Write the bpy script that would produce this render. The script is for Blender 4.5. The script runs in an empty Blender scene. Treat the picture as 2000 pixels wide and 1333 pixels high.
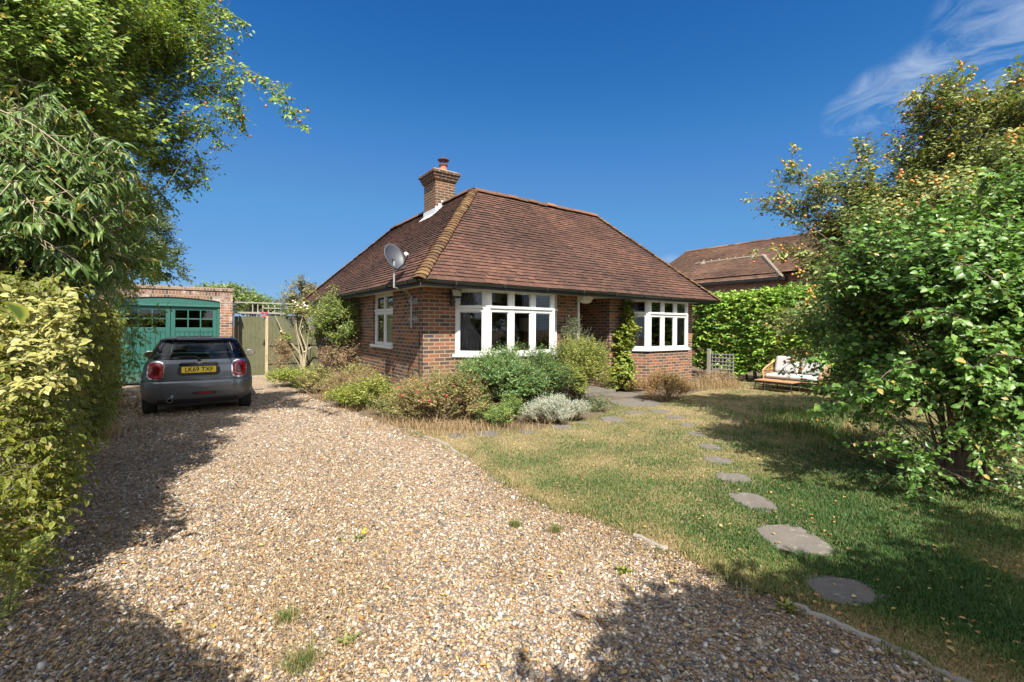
import bpy, bmesh, math, random
import numpy as np
from mathutils import Matrix, Vector
random.seed(7)
RNG = np.random.default_rng(7)
R = math.radians
scene = bpy.context.scene
COL = scene.collection

# ------------------------------------------------------------------ camera, sky, sun, exposure
F, HZ, CAMH, ROLL = 870.0, 639.0, 1.65, 0.0077        # focal length and horizon of a 2000 px wide frame
cam_d = bpy.data.cameras.new('camera'); cam = bpy.data.objects.new('camera', cam_d); COL.objects.link(cam)
cam_d.sensor_width = 36; cam_d.lens = F / 2000 * 36; cam_d.clip_end = 2000; cam_d.clip_start = 0.05
cam_d.shift_y = -(666.5 - HZ) / 2000
cam.matrix_world = Matrix.Translation((0, 0, CAMH)) @ Matrix.Rotation(R(90), 4, 'X') @ Matrix.Rotation(ROLL, 4, 'Z')
scene.camera = cam
SUN_AZ, SUN_EL = R(165), R(50)
SUNV = Vector((math.sin(SUN_AZ) * math.cos(SUN_EL), math.cos(SUN_AZ) * math.cos(SUN_EL), math.sin(SUN_EL)))
w = bpy.data.worlds.new('World'); scene.world = w; w.use_nodes = True
wt = w.node_tree; wt.nodes.clear()
def wn(t, **k):
    n = wt.nodes.new(t)
    for a, v in k.items(): setattr(n, a, v)
    return n
sky = wn('ShaderNodeTexSky', sky_type='NISHITA', sun_disc=False, sun_elevation=SUN_EL, sun_rotation=SUN_AZ,
         altitude=2000, air_density=.7, dust_density=0.0, ozone_density=6.0)
# the photo's polarised blue: each channel of the sky remapped with its own tone curve
sc0 = wn('ShaderNodeVectorMath', operation='SCALE'); wt.links.new(sky.outputs[0], sc0.inputs[0]); sc0.inputs['Scale'].default_value = .143
sp0 = wn('ShaderNodeSeparateXYZ'); wt.links.new(sc0.outputs[0], sp0.inputs[0]); cb0 = wn('ShaderNodeCombineXYZ')
for ch_, stops in enumerate(([(0, .002), (.045, .0095), (.068, .030), (.114, .095), (.276, .185), (.552, .28), (1, .36)], [(0, .05), (.105, .122), (.17, .230), (.29, .345), (.597, .44), (1, .53)], [(0, .2), (.258, .44), (.418, .62), (.687, .73), (1, .79)])):
    rp = wn('ShaderNodeValToRGB'); e_ = rp.color_ramp
    while len(e_.elements) < len(stops): e_.elements.new(.5)
    for el, (p_, v_) in zip(e_.elements, stops): el.position = p_; el.color = (v_, v_, v_, 1)
    wt.links.new(sp0.outputs[ch_], rp.inputs[0]); wt.links.new(rp.outputs[0], cb0.inputs[ch_])
SKY_ST, EXPO = .05, 1.12
hs = wn('ShaderNodeVectorMath', operation='SCALE'); wt.links.new(cb0.outputs[0], hs.inputs[0]); hs.inputs['Scale'].default_value = 1 / (SKY_ST * 2 ** EXPO)
# thin cirrus: high-frequency streaks in a band of the sky above the apple tree
tc = wn('ShaderNodeTexCoord')
mp = wn('ShaderNodeMapping'); mp.inputs['Rotation'].default_value = (0, R(28), 0); mp.inputs['Scale'].default_value = (4.0, 4.0, 9.0)
wt.links.new(tc.outputs['Generated'], mp.inputs['Vector'])
nz = wn('ShaderNodeTexNoise'); nz.inputs['Scale'].default_value = 2.3; nz.inputs['Detail'].default_value = 9; nz.inputs['Roughness'].default_value = 0.62; nz.inputs['Distortion'].default_value = 1.4
wt.links.new(mp.outputs[0], nz.inputs['Vector'])
def wmath(op, a, b=None, clamp=False):
    n = wn('ShaderNodeMath', operation=op, use_clamp=clamp)
    for i, x in enumerate((a, b)):
        if x is None: continue
        if isinstance(x, (int, float)): n.inputs[i].default_value = x
        else: wt.links.new(x, n.inputs[i])
    return n.outputs[0]
def blob_mask(dirv, lo, hi):
    d = wn('ShaderNodeVectorMath', operation='DOT_PRODUCT'); wt.links.new(tc.outputs['Generated'], d.inputs[0]); d.inputs[1].default_value = dirv
    m = wn('ShaderNodeMapRange', interpolation_type='SMOOTHSTEP'); wt.links.new(d.outputs['Value'], m.inputs['Value'])
    m.inputs['From Min'].default_value = lo; m.inputs['From Max'].default_value = hi
    return m.outputs[0]
def sky_dir(px, py):
    v = Vector(((px - 1000) / F, 1, (HZ - py) / F)); return v.normalized()
msk = None
for (px, py, rad, st) in ((1650, 225, 2.4, .8), (1720, 190, 3.4, 1), (1800, 160, 4.0, 1), (1890, 115, 4.6, 1), (1980, 75, 5.0, 1), (2080, 40, 5, 1), (1890, 20, 3, .5), (1310, 522, 2.0, .8)):
    m_ = wmath('MULTIPLY', blob_mask(sky_dir(px, py), math.cos(R(rad)), math.cos(R(rad * .4))), st)
    msk = m_ if msk is None else wmath('MAXIMUM', msk, m_)
cr = wn('ShaderNodeValToRGB'); cr.color_ramp.elements[0].position = .40; cr.color_ramp.elements[1].position = .74
wt.links.new(nz.outputs[0], cr.inputs[0])
cl = wmath('MULTIPLY', cr.outputs[0], msk, True)
cl = wmath('MULTIPLY', cl, .66)
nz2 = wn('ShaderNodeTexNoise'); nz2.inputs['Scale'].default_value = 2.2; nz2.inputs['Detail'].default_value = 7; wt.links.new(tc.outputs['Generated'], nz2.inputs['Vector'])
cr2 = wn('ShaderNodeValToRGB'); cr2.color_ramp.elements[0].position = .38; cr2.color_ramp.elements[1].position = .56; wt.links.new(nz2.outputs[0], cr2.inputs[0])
cl2 = wmath('MULTIPLY', cr2.outputs[0], blob_mask(Vector((.1, -.85, .5)).normalized(), .0, .55))      # unseen bright cloud behind the viewer, added to lift the fill light
mix = wn('ShaderNodeMix', data_type='RGBA'); wt.links.new(cl, mix.inputs['Factor']); wt.links.new(hs.outputs[0], mix.inputs['A'])
mix.inputs['B'].default_value = (.66 / SKY_ST / 2 ** EXPO, .76 / SKY_ST / 2 ** EXPO, .90 / SKY_ST / 2 ** EXPO, 1)
bg = wn('ShaderNodeBackground'); bg.inputs['Strength'].default_value = SKY_ST
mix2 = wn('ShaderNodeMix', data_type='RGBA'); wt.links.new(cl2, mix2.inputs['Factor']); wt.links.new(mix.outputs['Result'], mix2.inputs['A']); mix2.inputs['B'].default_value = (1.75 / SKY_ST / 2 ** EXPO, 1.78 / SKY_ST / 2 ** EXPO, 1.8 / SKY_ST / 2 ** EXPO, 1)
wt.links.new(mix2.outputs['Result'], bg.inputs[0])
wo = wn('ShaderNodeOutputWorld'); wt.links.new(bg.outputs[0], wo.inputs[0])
sl = bpy.data.lights.new('sun', 'SUN'); sl.energy = 5.0; sl.angle = R(0.5); sl.color = (1.0, 0.94, 0.84)
so = bpy.data.objects.new('sun', sl); COL.objects.link(so); so.rotation_euler = SUNV.to_track_quat('Z', 'Y').to_euler(); so.location = (20, -40, 60)
vs = scene.view_settings
scene.display_settings.display_device = 'sRGB'
vs.view_transform = 'Standard'; vs.look = 'None'; vs.gamma = 1; vs.exposure = EXPO
scene.cycles.max_bounces = 9; scene.cycles.transparent_max_bounces = 12; scene.cycles.diffuse_bounces = 6; scene.cycles.transmission_bounces = 6
scene.cycles.sample_clamp_indirect = 6

# ------------------------------------------------------------------ calibration helpers: photo measurements -> metres
YAW = R(35.1)
A2 = np.array([math.cos(YAW), math.sin(YAW)]); B2 = np.array([-math.sin(YAW), math.cos(YAW)]); C2 = np.array([-1.60, 7.60])
def ray(px, py):
    dx, dy = px - 1000, py - HZ; c, s = math.cos(ROLL), math.sin(ROLL)
    return (dx * c + dy * s) / F, (-dx * s + dy * c) / F
def G(px, py):
    x, d = ray(px, py); z = CAMH / d; return (x * z, z)
def at(px, py, z):
    x, d = ray(px, py); return np.array([x * z, z, CAMH - d * z])
def HW(u, v, z=0):
    p = C2 + u * A2 + v * B2; return np.array([p[0], p[1], z])

# ------------------------------------------------------------------ nodes / materials
class NT:
    def __init__(s, name):
        s.m = bpy.data.materials.new(name); s.m.use_nodes = True; s.t = s.m.node_tree; s.t.nodes.clear()
        s.out = s.t.nodes.new('ShaderNodeOutputMaterial')
    def n(s, typ, ins=None, **k):
        n = s.t.nodes.new(typ)
        for a, v in k.items(): setattr(n, a, v)
        for key, v in (ins or {}).items(): s.set(n.inputs[key], v)
        return n
    def set(s, sock, v):
        if isinstance(v, bpy.types.NodeSocket): s.t.links.new(v, sock)
        elif isinstance(v, bpy.types.Node): s.t.links.new(v.outputs[0], sock)
        else:
            if sock.type == 'RGBA' and len(v) == 3: v = (*v, 1)
            sock.default_value = v
    def ramp(s, fac, stops, interp='LINEAR'):
        n = s.n('ShaderNodeValToRGB', {0: fac}); e = n.color_ramp; e.interpolation = interp
        while len(e.elements) < len(stops): e.elements.new(0.5)
        for el, (p, c) in zip(e.elements, stops): el.position = p; el.color = (*c, 1) if len(c) == 3 else c
        return n.outputs[0]
    def mix(s, f, a, b, blend='MIX'):
        n = s.n('ShaderNodeMix', data_type='RGBA', blend_type=blend); s.set(n.inputs[0], f); s.set(n.inputs['A'], a); s.set(n.inputs['B'], b); return n.outputs['Result']
    def math(s, op, a, b=0.0, clamp=False):
        n = s.n('ShaderNodeMath', {0: a, 1: b}, operation=op, use_clamp=clamp); return n.outputs[0]
    def noise(s, scale, detail=4, rough=.55, vec=None, dist=0.0):
        n = s.n('ShaderNodeTexNoise', {'Scale': scale, 'Detail': detail, 'Roughness': rough, 'Distortion': dist})
        s.set(n.inputs['Vector'], vec if vec is not None else s.obj()); return n.outputs[0]
    def obj(s): return s.n('ShaderNodeTexCoord').outputs['Object']
    def pos(s): return s.n('ShaderNodeNewGeometry').outputs['Position']
    def uv(s): return s.n('ShaderNodeTexCoord').outputs['UV']
    def attr(s, name): return s.n('ShaderNodeAttribute', attribute_name=name).outputs['Fac']
    def bump(s, h, strength=.5, dist=.01): return s.n('ShaderNodeBump', {'Height': h, 'Strength': strength, 'Distance': dist}).outputs[0]
    def bsdf(s, color, rough=.6, bump=None, **k):
        n = s.n('ShaderNodeBsdfPrincipled', {'Base Color': color, 'Roughness': rough})
        if bump is not None: s.set(n.inputs['Normal'], bump)
        for a, v in k.items(): s.set(n.inputs[a.replace('_', ' ')], v)
        return n.outputs[0]
    def done(s, sh): s.t.links.new(sh, s.out.inputs[0]); return s.m

def simple(name, col, rough=.6, var=.15, scale=30, metallic=0.0, bump=.0, **k):
    t = NT(name); nz = t.noise(scale)
    c = t.mix(nz, tuple(x * (1 - var) for x in col), tuple(min(1, x * (1 + var)) for x in col))
    return t.done(t.bsdf(c, rough, t.bump(nz, bump, .01) if bump else None, Metallic=metallic, **k))

def leaf_mat(name, cols, transl=.30, rough=.45, rim=None, spec=.4, dead=(.36, .28, .06)):
    t = NT(name); r = t.attr('rnd')
    c = t.ramp(r, [(.93 * i / max(1, len(cols) - 1), x) for i, x in enumerate(cols)] + [(.97, dead)])
    if rim is not None:
        e = t.ramp(t.attr('rim'), [(.35, (0, 0, 0)), (.72, (1, 1, 1))])
        rc = t.ramp(r, [(0, tuple(x * .75 for x in rim)), (1, rim)])
        c = t.mix(e, c, rc)
    p = t.bsdf(c, rough); p.node.inputs['Specular IOR Level'].default_value = spec
    tr = t.n('ShaderNodeBsdfTranslucent', {0: t.mix(.55, c, (1.0, .95, .35), 'MULTIPLY')}).outputs[0]
    mx = t.n('ShaderNodeMixShader', {0: transl, 1: p, 2: tr}).outputs[0]
    return t.done(mx)

def brick_mat(name, c1, c2, mortar, w=.225, h=.075, msz=.011, dark=(.05, .035, .035), white=0.0):
    t = NT(name); uv = t.uv()
    br = t.n('ShaderNodeTexBrick', {'Vector': uv, 'Scale': 1.0, 'Brick Width': w, 'Row Height': h, 'Mortar Size': msz, 'Mortar Smooth': .25, 'Bias': 0.0,
             'Color1': (0, 0, 0), 'Color2': (1, 1, 1), 'Mortar': (.5, .5, .5)}, offset=.5, squash=1.0)
    big = t.noise(1.3, 3, .6, uv); fine = t.noise(60, 4, .6, uv)
    tone = t.math('ADD', t.math('MULTIPLY', t.n('ShaderNodeSeparateColor', {0: br.outputs['Color']}).outputs[0], .8), t.math('MULTIPLY', t.math('SUBTRACT', big, .5), .7))
    c = t.ramp(tone, [(0, dark), (.28, c1), (.55, tuple((a + b) / 2 for a, b in zip(c1, c2))), (.85, c2)])
    c = t.mix(t.math('MULTIPLY', fine, .55), c, tuple(x * .45 for x in c1))
    if white > 0:
        ws = t.ramp(t.noise(2.4, 6, .7, uv), [(.52, (0, 0, 0)), (.66, (1, 1, 1))])
        c = t.mix(t.math('MULTIPLY', ws, white), c, (.55, .5, .46))
    mc = t.mix(fine, tuple(x * .7 for x in mortar), mortar)
    c = t.mix(br.outputs['Fac'], c, mc)
    hgt = t.math('ADD', t.math('MULTIPLY', t.math('SUBTRACT', 1.0, br.outputs['Fac']), 1.0), t.math('MULTIPLY', fine, .3))
    return t.done(t.bsdf(c, .85, t.bump(hgt, .7, .008)))

def tile_mat(name, cols, moss):
    t = NT(name); r = t.attr('rnd'); p = t.obj()
    c = t.ramp(r, [(i / (len(cols) - 1), x) for i, x in enumerate(cols)])
    streak = t.noise(.55, 5, .65, p); fine = t.noise(45, 4, .7, p)
    c = t.mix(t.ramp(streak, [(.38, (0, 0, 0)), (.7, (.55, .55, .55))]), c, tuple(x * .5 for x in cols[0]))
    c = t.mix(t.ramp(fine, [(.55, (0, 0, 0)), (.75, (.6, .6, .6))]), c, moss)
    return t.done(t.bsdf(c, .95, t.bump(fine, .35, .005), Specular_IOR_Level=.15))

M = {}
M['brick'] = brick_mat('house_brick', (.105, .062, .052), (.36, .115, .045), (.33, .25, .165))
M['brick_chimney'] = brick_mat('chimney_brick', (.080, .044, .030), (.165, .062, .032), (.30, .21, .12), dark=(.055, .035, .028))
M['brick_garage'] = brick_mat('garage_brick', (.20, .095, .055), (.36, .14, .075), (.36, .30, .24), white=.7)
M['brick_soldier'] = brick_mat('soldier_brick', (.17, .085, .055), (.30, .14, .085), (.28, .24, .19), w=.075, h=.225, white=.8)
M['brick_cap'] = brick_mat('coping_brick', (.22, .14, .09), (.32, .20, .13), (.30, .25, .20), w=.075, h=.3)
M['brick_far'] = brick_mat('neighbour_brick', (.17, .075, .05), (.33, .12, .06), (.30, .24, .19))
M['brick_pale'] = brick_mat('gable_brick', (.50, .25, .15), (.60, .31, .19), (.5, .40, .3))
M['tile'] = tile_mat('clay_tile', [(.044, .029, .026), (.075, .040, .033), (.100, .051, .040), (.145, .071, .051)], (.30, .24, .14))
M['tile_far'] = tile_mat('neighbour_tile', [(.08, .050, .040), (.135, .078, .056), (.18, .105, .072), (.23, .13, .085)], (.26, .21, .14))
M['bonnet'] = tile_mat('bonnet_tile', [(.070, .043, .027), (.110, .064, .036), (.145, .085, .043), (.185, .117, .056)], (.20, .15, .065))
M['ridge'] = tile_mat('ridge_tile', [(.095, .052, .038), (.145, .072, .046), (.20, .10, .058)], (.38, .30, .13))
M['lead'] = simple('lead_flashing', (.55, .57, .6), .5, .2, 8)
def paint_white():
    t = NT('white_paint'); p = t.obj(); sp = t.ramp(t.noise(38, 6, .75, p), [(.66, (0, 0, 0)), (.72, (1, 1, 1))]); st = t.noise(3, 5, .7, p)
    c = t.mix(st, (.56, .56, .55), (.70, .70, .69)); c = t.mix(t.math('MULTIPLY', sp, .6), c, (.24, .20, .16))
    return t.done(t.bsdf(c, .45, t.bump(sp, .3, .002)))
M['white'] = paint_white()
M['soffit'] = simple('cream_soffit_paint', (.62, .57, .47), .6, .12, 5)
M['gutter'] = simple('black_gutter', (.018, .019, .016), .35, .5, 12)
M['fascia'] = simple('dark_fascia', (.012, .012, .014), .5, .3, 9)
def glass(name, tint, refl=1.0, ior=1.5):
    t = NT(name); fr = t.n('ShaderNodeFresnel', {'IOR': ior}).outputs[0]
    g = t.n('ShaderNodeBsdfGlossy', {'Color': (1, 1, 1), 'Roughness': .01}).outputs[0]; tr = t.n('ShaderNodeBsdfTransparent', {0: tint}).outputs[0]
    return t.done(t.n('ShaderNodeMixShader', {0: t.math('MULTIPLY', fr, refl, True), 1: tr, 2: g}).outputs[0])
M['glass'] = glass('window_glass', (.62, .64, .63), 1.5)
M['glass_dark'] = glass('garage_glass', (.10, .10, .10), 1.5)
M['glass_car'] = glass('car_glass', (.90, .95, .95), 1.0)
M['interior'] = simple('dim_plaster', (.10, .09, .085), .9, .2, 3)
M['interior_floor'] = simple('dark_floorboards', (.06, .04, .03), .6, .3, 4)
M['curtain'] = simple('grey_curtain_cloth', (.50, .46, .50), .9, .12, 12)
M['curtain_lilac'] = simple('lilac_curtain_cloth', (.50, .40, .52), .9, .12, 12)
M['red_cloth'] = simple('red_chair_cloth', (.45, .03, .07), .85, .2, 20)
M['lamp_cloth'] = simple('cream_lamp_cloth', (.55, .45, .33), .8, .1, 9)
M['terracotta'] = simple('terracotta', (.42, .12, .05), .8, .25, 14)
M['black_metal'] = simple('black_metal', (.02, .02, .022), .45, .3, 20)
M['rust'] = simple('rusty_cowl', (.10, .035, .022), .7, .4, 22)
M['grey_metal'] = simple('galvanised_metal', (.32, .33, .34), .45, .2, 20, metallic=.4)
M['dish'] = simple('grey_dish_mesh', (.045, .050, .062), .5, .12, 60)
M['plastic_white'] = simple('white_plastic', (.75, .73, .68), .4, .05, 10)

# ------------------------------------------------------------------ object helpers
def tag(o, label=None, cat=None, group=None, kind=None):
    if label: o['label'] = label
    if cat: o['category'] = cat
    if group: o['group'] = group
    if kind: o['kind'] = kind
    return o
def empty(name, loc=(0, 0, 0), rz=0.0, label=None, cat=None, group=None):
    o = bpy.data.objects.new(name, None); COL.objects.link(o); o.location = loc; o.rotation_euler = (0, 0, rz); o.empty_display_size = .2
    return tag(o, label, cat, group)
def link(name, me, mat, parent=None):
    if mat is not None: me.materials.append(mat)
    o = bpy.data.objects.new(name, me); COL.objects.link(o)
    if parent is not None: o.parent = parent
    return o
class MB:
    def __init__(s): s.v = []; s.f = []; s.uv = []; s.r = []; s.cur = .5
    def add(s, p): s.v.append(tuple(float(x) for x in p)); s.r.append(s.cur); return len(s.v) - 1
    def face(s, idx, uv): s.f.append(tuple(idx)); s.uv.append([tuple(map(float, q)) for q in uv])
    def poly(s, pts, uv=None):
        if uv is None: uv = [(p[0], p[1]) for p in pts]
        s.face([s.add(p) for p in pts], uv)
    def box(s, x0, x1, y0, y1, z0, z1, m=None, uo=(0, 0)):
        c = [(x0, y0, z0), (x1, y0, z0), (x1, y1, z0), (x0, y1, z0), (x0, y0, z1), (x1, y0, z1), (x1, y1, z1), (x0, y1, z1)]
        q = [s.add((m @ Vector(p)) if m is not None else p) for p in c]
        for idx, ax in (((0, 3, 2, 1), 2), ((4, 5, 6, 7), 2), ((0, 1, 5, 4), 1), ((2, 3, 7, 6), 1), ((1, 2, 6, 5), 0), ((3, 0, 4, 7), 0)):
            uv = []
            for i in idx:
                p = c[i]; uv.append((p[0] + uo[0], p[1] + uo[1]) if ax == 2 else ((p[0] + uo[0], p[2] + uo[1]) if ax == 1 else (p[1] + uo[0], p[2] + uo[1])))
            s.face([q[i] for i in idx], uv)
        return s
    def tube(s, pts, rad, n=8, cap=True):
        pts = [np.array(p, float) for p in pts]
        if np.isscalar(rad): rad = [rad] * len(pts)
        rings = []; ref = np.array([0.0, 0, 1])
        for i, p in enumerate(pts):
            t = pts[min(i + 1, len(pts) - 1)] - pts[max(i - 1, 0)]; t = t / (np.linalg.norm(t) + 1e-9)
            if abs(t @ ref) > .95: ref = np.array([1.0, 0, 0])
            a = np.cross(t, ref); a /= np.linalg.norm(a); b = np.cross(t, a)
            rings.append([s.add(p + rad[i] * (math.cos(k * 2 * math.pi / n) * a + math.sin(k * 2 * math.pi / n) * b)) for k in range(n)])
        for i in range(len(rings) - 1):
            for k in range(n):
                k2 = (k + 1) % n; s.face((rings[i][k], rings[i + 1][k], rings[i + 1][k2], rings[i][k2]), [(k / n, i), (k / n, i + 1), ((k + 1) / n, i + 1), ((k + 1) / n, i)])
        if cap:
            s.face(rings[0], [(0, 0)] * n); s.face(rings[-1][::-1], [(0, 0)] * n)
        return s
    def lathe(s, prof, c=(0, 0, 0), n=16, m=None):
        rings = []
        for r, z in prof:
            ring = []
            for k in range(n):
                p = Vector((r * math.cos(k * 2 * math.pi / n), r * math.sin(k * 2 * math.pi / n), z))
                if m is not None: p = m @ p
                ring.append(s.add(p + Vector(c)))
            rings.append(ring)
        for i in range(len(rings) - 1):
            for k in range(n):
                k2 = (k + 1) % n; s.face((rings[i][k], rings[i][k2], rings[i + 1][k2], rings[i + 1][k]), [(k / n, i)] * 4)
        s.face(rings[0][::-1], [(0, 0)] * n); s.face(rings[-1], [(0, 0)] * n)
        return s
    def prism(s, poly, z0, z1, uvwall=True):
        n = len(poly); lo = [s.add((*p, z0)) for p in poly]; hi = [s.add((*p, z1)) for p in poly]; d = 0.0
        for i in range(n):
            j = (i + 1) % n; L = math.dist(poly[i], poly[j])
            s.face((lo[i], lo[j], hi[j], hi[i]), [(d, z0), (d + L, z0), (d + L, z1), (d, z1)]); d += L
        s.face(hi, [(p[0], p[1]) for p in poly]); s.face(lo[::-1], [(p[0], p[1]) for p in poly[::-1]])
        return s
    def build(s, name, mat, parent=None, smooth=False, bevel=0.0, rnd=False):
        me = bpy.data.meshes.new(name); me.from_pydata(s.v, [], s.f); me.update()
        ul = me.uv_layers.new(name='UVMap'); flat = np.array([c for f in s.uv for q in f for c in q], dtype=np.float32); ul.data.foreach_set('uv', flat)
        if rnd:
            at_ = me.attributes.new('rnd', 'FLOAT', 'POINT'); at_.data.foreach_set('value', np.array(s.r, dtype=np.float32))
        if smooth: me.polygons.foreach_set('use_smooth', np.ones(len(me.polygons), dtype=bool)); me.set_sharp_from_angle(angle=R(40))
        o = link(name, me, mat, parent)
        if bevel > 0:
            b = o.modifiers.new('bevel', 'BEVEL'); b.width = bevel; b.segments = 2; b.limit_method = 'ANGLE'; b.angle_limit = R(40)
        return o
def raw(name, V, T, mat, parent=None, rnd=None, rim=None, smooth=False):
    me = bpy.data.meshes.new(name); V = np.ascontiguousarray(V, np.float32); T = np.ascontiguousarray(T, np.int32)
    me.vertices.add(len(V)); me.vertices.foreach_set('co', V.ravel()); k = T.shape[1]
    me.loops.add(T.size); me.loops.foreach_set('vertex_index', T.ravel()); me.polygons.add(len(T))
    me.polygons.foreach_set('loop_start', np.arange(0, T.size, k, dtype=np.int32))
    for nm, arr in (('rnd', rnd), ('rim', rim)):
        if arr is not None: me.attributes.new(nm, 'FLOAT', 'POINT').data.foreach_set('value', np.ascontiguousarray(arr, np.float32))
    if smooth: me.polygons.foreach_set('use_smooth', np.ones(len(T), dtype=bool))
    me.update(calc_edges=True)
    return link(name, me, mat, parent)
def nrm(a): return a / (np.linalg.norm(a, axis=-1, keepdims=True) + 1e-9)
def rdir(n, rng=RNG): return nrm(rng.normal(size=(n, 3)))
def vnoise(x, y, s=0):
    xi = np.floor(x).astype(np.int64); yi = np.floor(y).astype(np.int64); fx = x - xi; fy = y - yi; fx = fx * fx * (3 - 2 * fx); fy = fy * fy * (3 - 2 * fy)
    def h(a, b): n = (a * 374761393 + b * 668265263 + s * 1442695041) & 0x7fffffff; n = ((n ^ (n >> 13)) * 1274126177) & 0x7fffffff; return ((n ^ (n >> 16)) & 0xffff) / 65535.0
    return (h(xi, yi) * (1 - fx) + h(xi + 1, yi) * fx) * (1 - fy) + (h(xi, yi + 1) * (1 - fx) + h(xi + 1, yi + 1) * fx) * fy
def inpoly(x, y, poly):
    ins = np.zeros(len(x), bool); n = len(poly)
    for i in range(n):
        x1, y1 = poly[i]; x2, y2 = poly[(i + 1) % n]
        c = ((y1 > y) != (y2 > y)) & (x < (x2 - x1) * (y - y1) / (y2 - y1 + 1e-12) + x1); ins ^= c
    return ins

# ------------------------------------------------------------------ leaves
LEAF = {
 'oval': (np.array([(0, 0, 0), (-.5, .36, .10), (-.36, .72, .05), (0, 1, -.14), (.36, .72, .05), (.5, .36, .10), (0, .36, 0), (0, .72, -.03)]),
          np.array([(0, 6, 1), (1, 6, 7), (1, 7, 2), (2, 7, 3), (0, 5, 6), (5, 7, 6), (5, 4, 7), (4, 3, 7)]), np.array([.8, 1, 1, 1, 1, 1, 0, 0.1])),
 'small': (np.array([(0, 0, 0), (-.5, .45, .08), (0, 1, -.1), (.5, .45, .08), (0, .5, 0)]), np.array([(0, 4, 1), (1, 4, 2), (0, 3, 4), (3, 2, 4)]), np.array([.8, 1, 1, 1, 0])),
 'flat': (np.array([(0, 0, 0), (-.5, .5, .04), (0, 1, -.06), (.5, .5, .04)]), np.array([(0, 3, 1), (1, 3, 2)]), np.array([1, 1, 1, 1])),
 'long': (np.array([(0, 0, 0), (-.5, .3, .10), (-.38, .62, .02), (0, 1, -.30), (.38, .62, .02), (.5, .3, .10), (0, .3, 0), (0, .64, -.08)]),
          np.array([(0, 6, 1), (1, 6, 7), (1, 7, 2), (2, 7, 3), (0, 5, 6), (5, 7, 6), (5, 4, 7), (4, 3, 7)]), np.array([.8, 1, 1, 1, 1, 1, 0, 0.1])),
}
def leaf_arrays(pos, dirs, up, length, width, shape='oval'):
    tv, tf, tr = LEAF[shape]; n = len(pos); t = nrm(dirs); s = nrm(np.cross(t, up)); nn = np.cross(s, t)
    L = np.asarray(length).reshape(-1, 1, 1) * np.ones((n, 1, 1))
    V = pos[:, None, :] + L * (tv[None, :, 0:1] * width * s[:, None, :] + tv[None, :, 1:2] * t[:, None, :] + tv[None, :, 2:3] * nn[:, None, :])
    k = len(tv); T = (tf[None] + (np.arange(n) * k)[:, None, None]).reshape(-1, 3)
    return V.reshape(-1, 3), T, np.tile(tr, n), k
class Leaves:
    def __init__(s): s.V = []; s.T = []; s.rim = []; s.rnd = []; s.n = 0
    def add(s, pos, dirs, up, length, width, rnd, shape='oval'):
        V, T, rim, k = leaf_arrays(pos, dirs, up, length, width, shape)
        s.V.append(V); s.T.append(T + s.n); s.rim.append(rim); s.rnd.append(np.repeat(np.clip(rnd, 0, 1), k)); s.n += len(V)
    def build(s, name, mat, parent):
        if not s.V: return None
        return raw(name, np.concatenate(s.V), np.concatenate(s.T), mat, parent, np.concatenate(s.rnd), np.concatenate(s.rim))
class Sticks:
    """many thin three-sided twigs"""
    def __init__(s): s.V = []; s.T = []; s.n = 0
    def add(s, a, b, r0, r1):
        n = len(a); t = nrm(b - a); x = nrm(np.cross(t, np.array([.31, .52, .8]))); y = np.cross(t, x); ring = []
        for base, rr in ((a, r0), (b, r1)):
            rr = np.asarray(rr).reshape(-1, 1)
            for k in range(3): ring.append(base + rr * (math.cos(k * 2.094) * x + math.sin(k * 2.094) * y))
        V = np.stack(ring, 1); tf = np.array([(0, 1, 3), (1, 4, 3), (1, 2, 4), (2, 5, 4), (2, 0, 5), (0, 3, 5)])
        s.T.append((tf[None] + (np.arange(n) * 6)[:, None, None]).reshape(-1, 3) + s.n); s.V.append(V.reshape(-1, 3)); s.n += n * 6
    def poly(s, pts, r0, r1):
        pts = np.array(pts); rr = np.linspace(r0, r1, len(pts)); s.add(pts[:-1], pts[1:], rr[:-1], rr[1:])
    def build(s, name, mat, parent): return raw(name, np.concatenate(s.V), np.concatenate(s.T), mat, parent)
def bez(p0, p1, p2, n=8):
    t = np.linspace(0, 1, n)[:, None]; return (1 - t) ** 2 * p0 + 2 * t * (1 - t) * p1 + t * t * p2
def twig_leaves(lv, st, a, tdir, tl, per, leaf_len, lw, shape, rng, droop=.2, clump=None, up_bias=.8, tone=(.5, .5), face=None):
    n = len(a); b = a + tdir * tl[:, None]; b[:, 2] -= droop * tl * .35
    tr_ = min(.005, max(.0016, leaf_len if np.isscalar(leaf_len) else float(np.mean(leaf_len))) * .045)
    if st is not None: st.add(a, b, np.full(n, tr_), np.full(n, tr_ * .4))
    fr = np.tile(np.linspace(.12, 1.0, per), n) + rng.uniform(-.03, .03, n * per)
    A = np.repeat(a, per, 0); Bb = np.repeat(b, per, 0); pos = A + (Bb - A) * fr[:, None]; td = nrm(Bb - A)
    side = nrm(np.cross(td, np.array([0, 0, 1.0]))) * np.where(np.arange(n * per) % 2, 1, -1)[:, None]
    d = td * .55 + side * .8 + rdir(n * per, rng) * .45; d[:, 2] -= droop
    up = (np.array([.15, -.5, up_bias]) if face is None else np.repeat(face, per, 0) * .50 + np.array([.12, -.42, .50])) + rdir(n * per, rng) * .62
    cl = np.repeat(rng.uniform(0, 1, n) if clump is None else clump, per); odd = np.where(rng.uniform(size=n * per) < .035, 1.0, 0.0)
    lv.add(pos, d, up, leaf_len * rng.uniform(.42, 1.22, n * per), lw, np.maximum(odd, .93 * (tone[0] * cl + tone[1] * rng.uniform(0, 1, n * per))), shape)
    return b
M['bark'] = simple('grey_brown_bark', (.14, .105, .075), .9, .35, 14, bump=.5)
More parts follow.
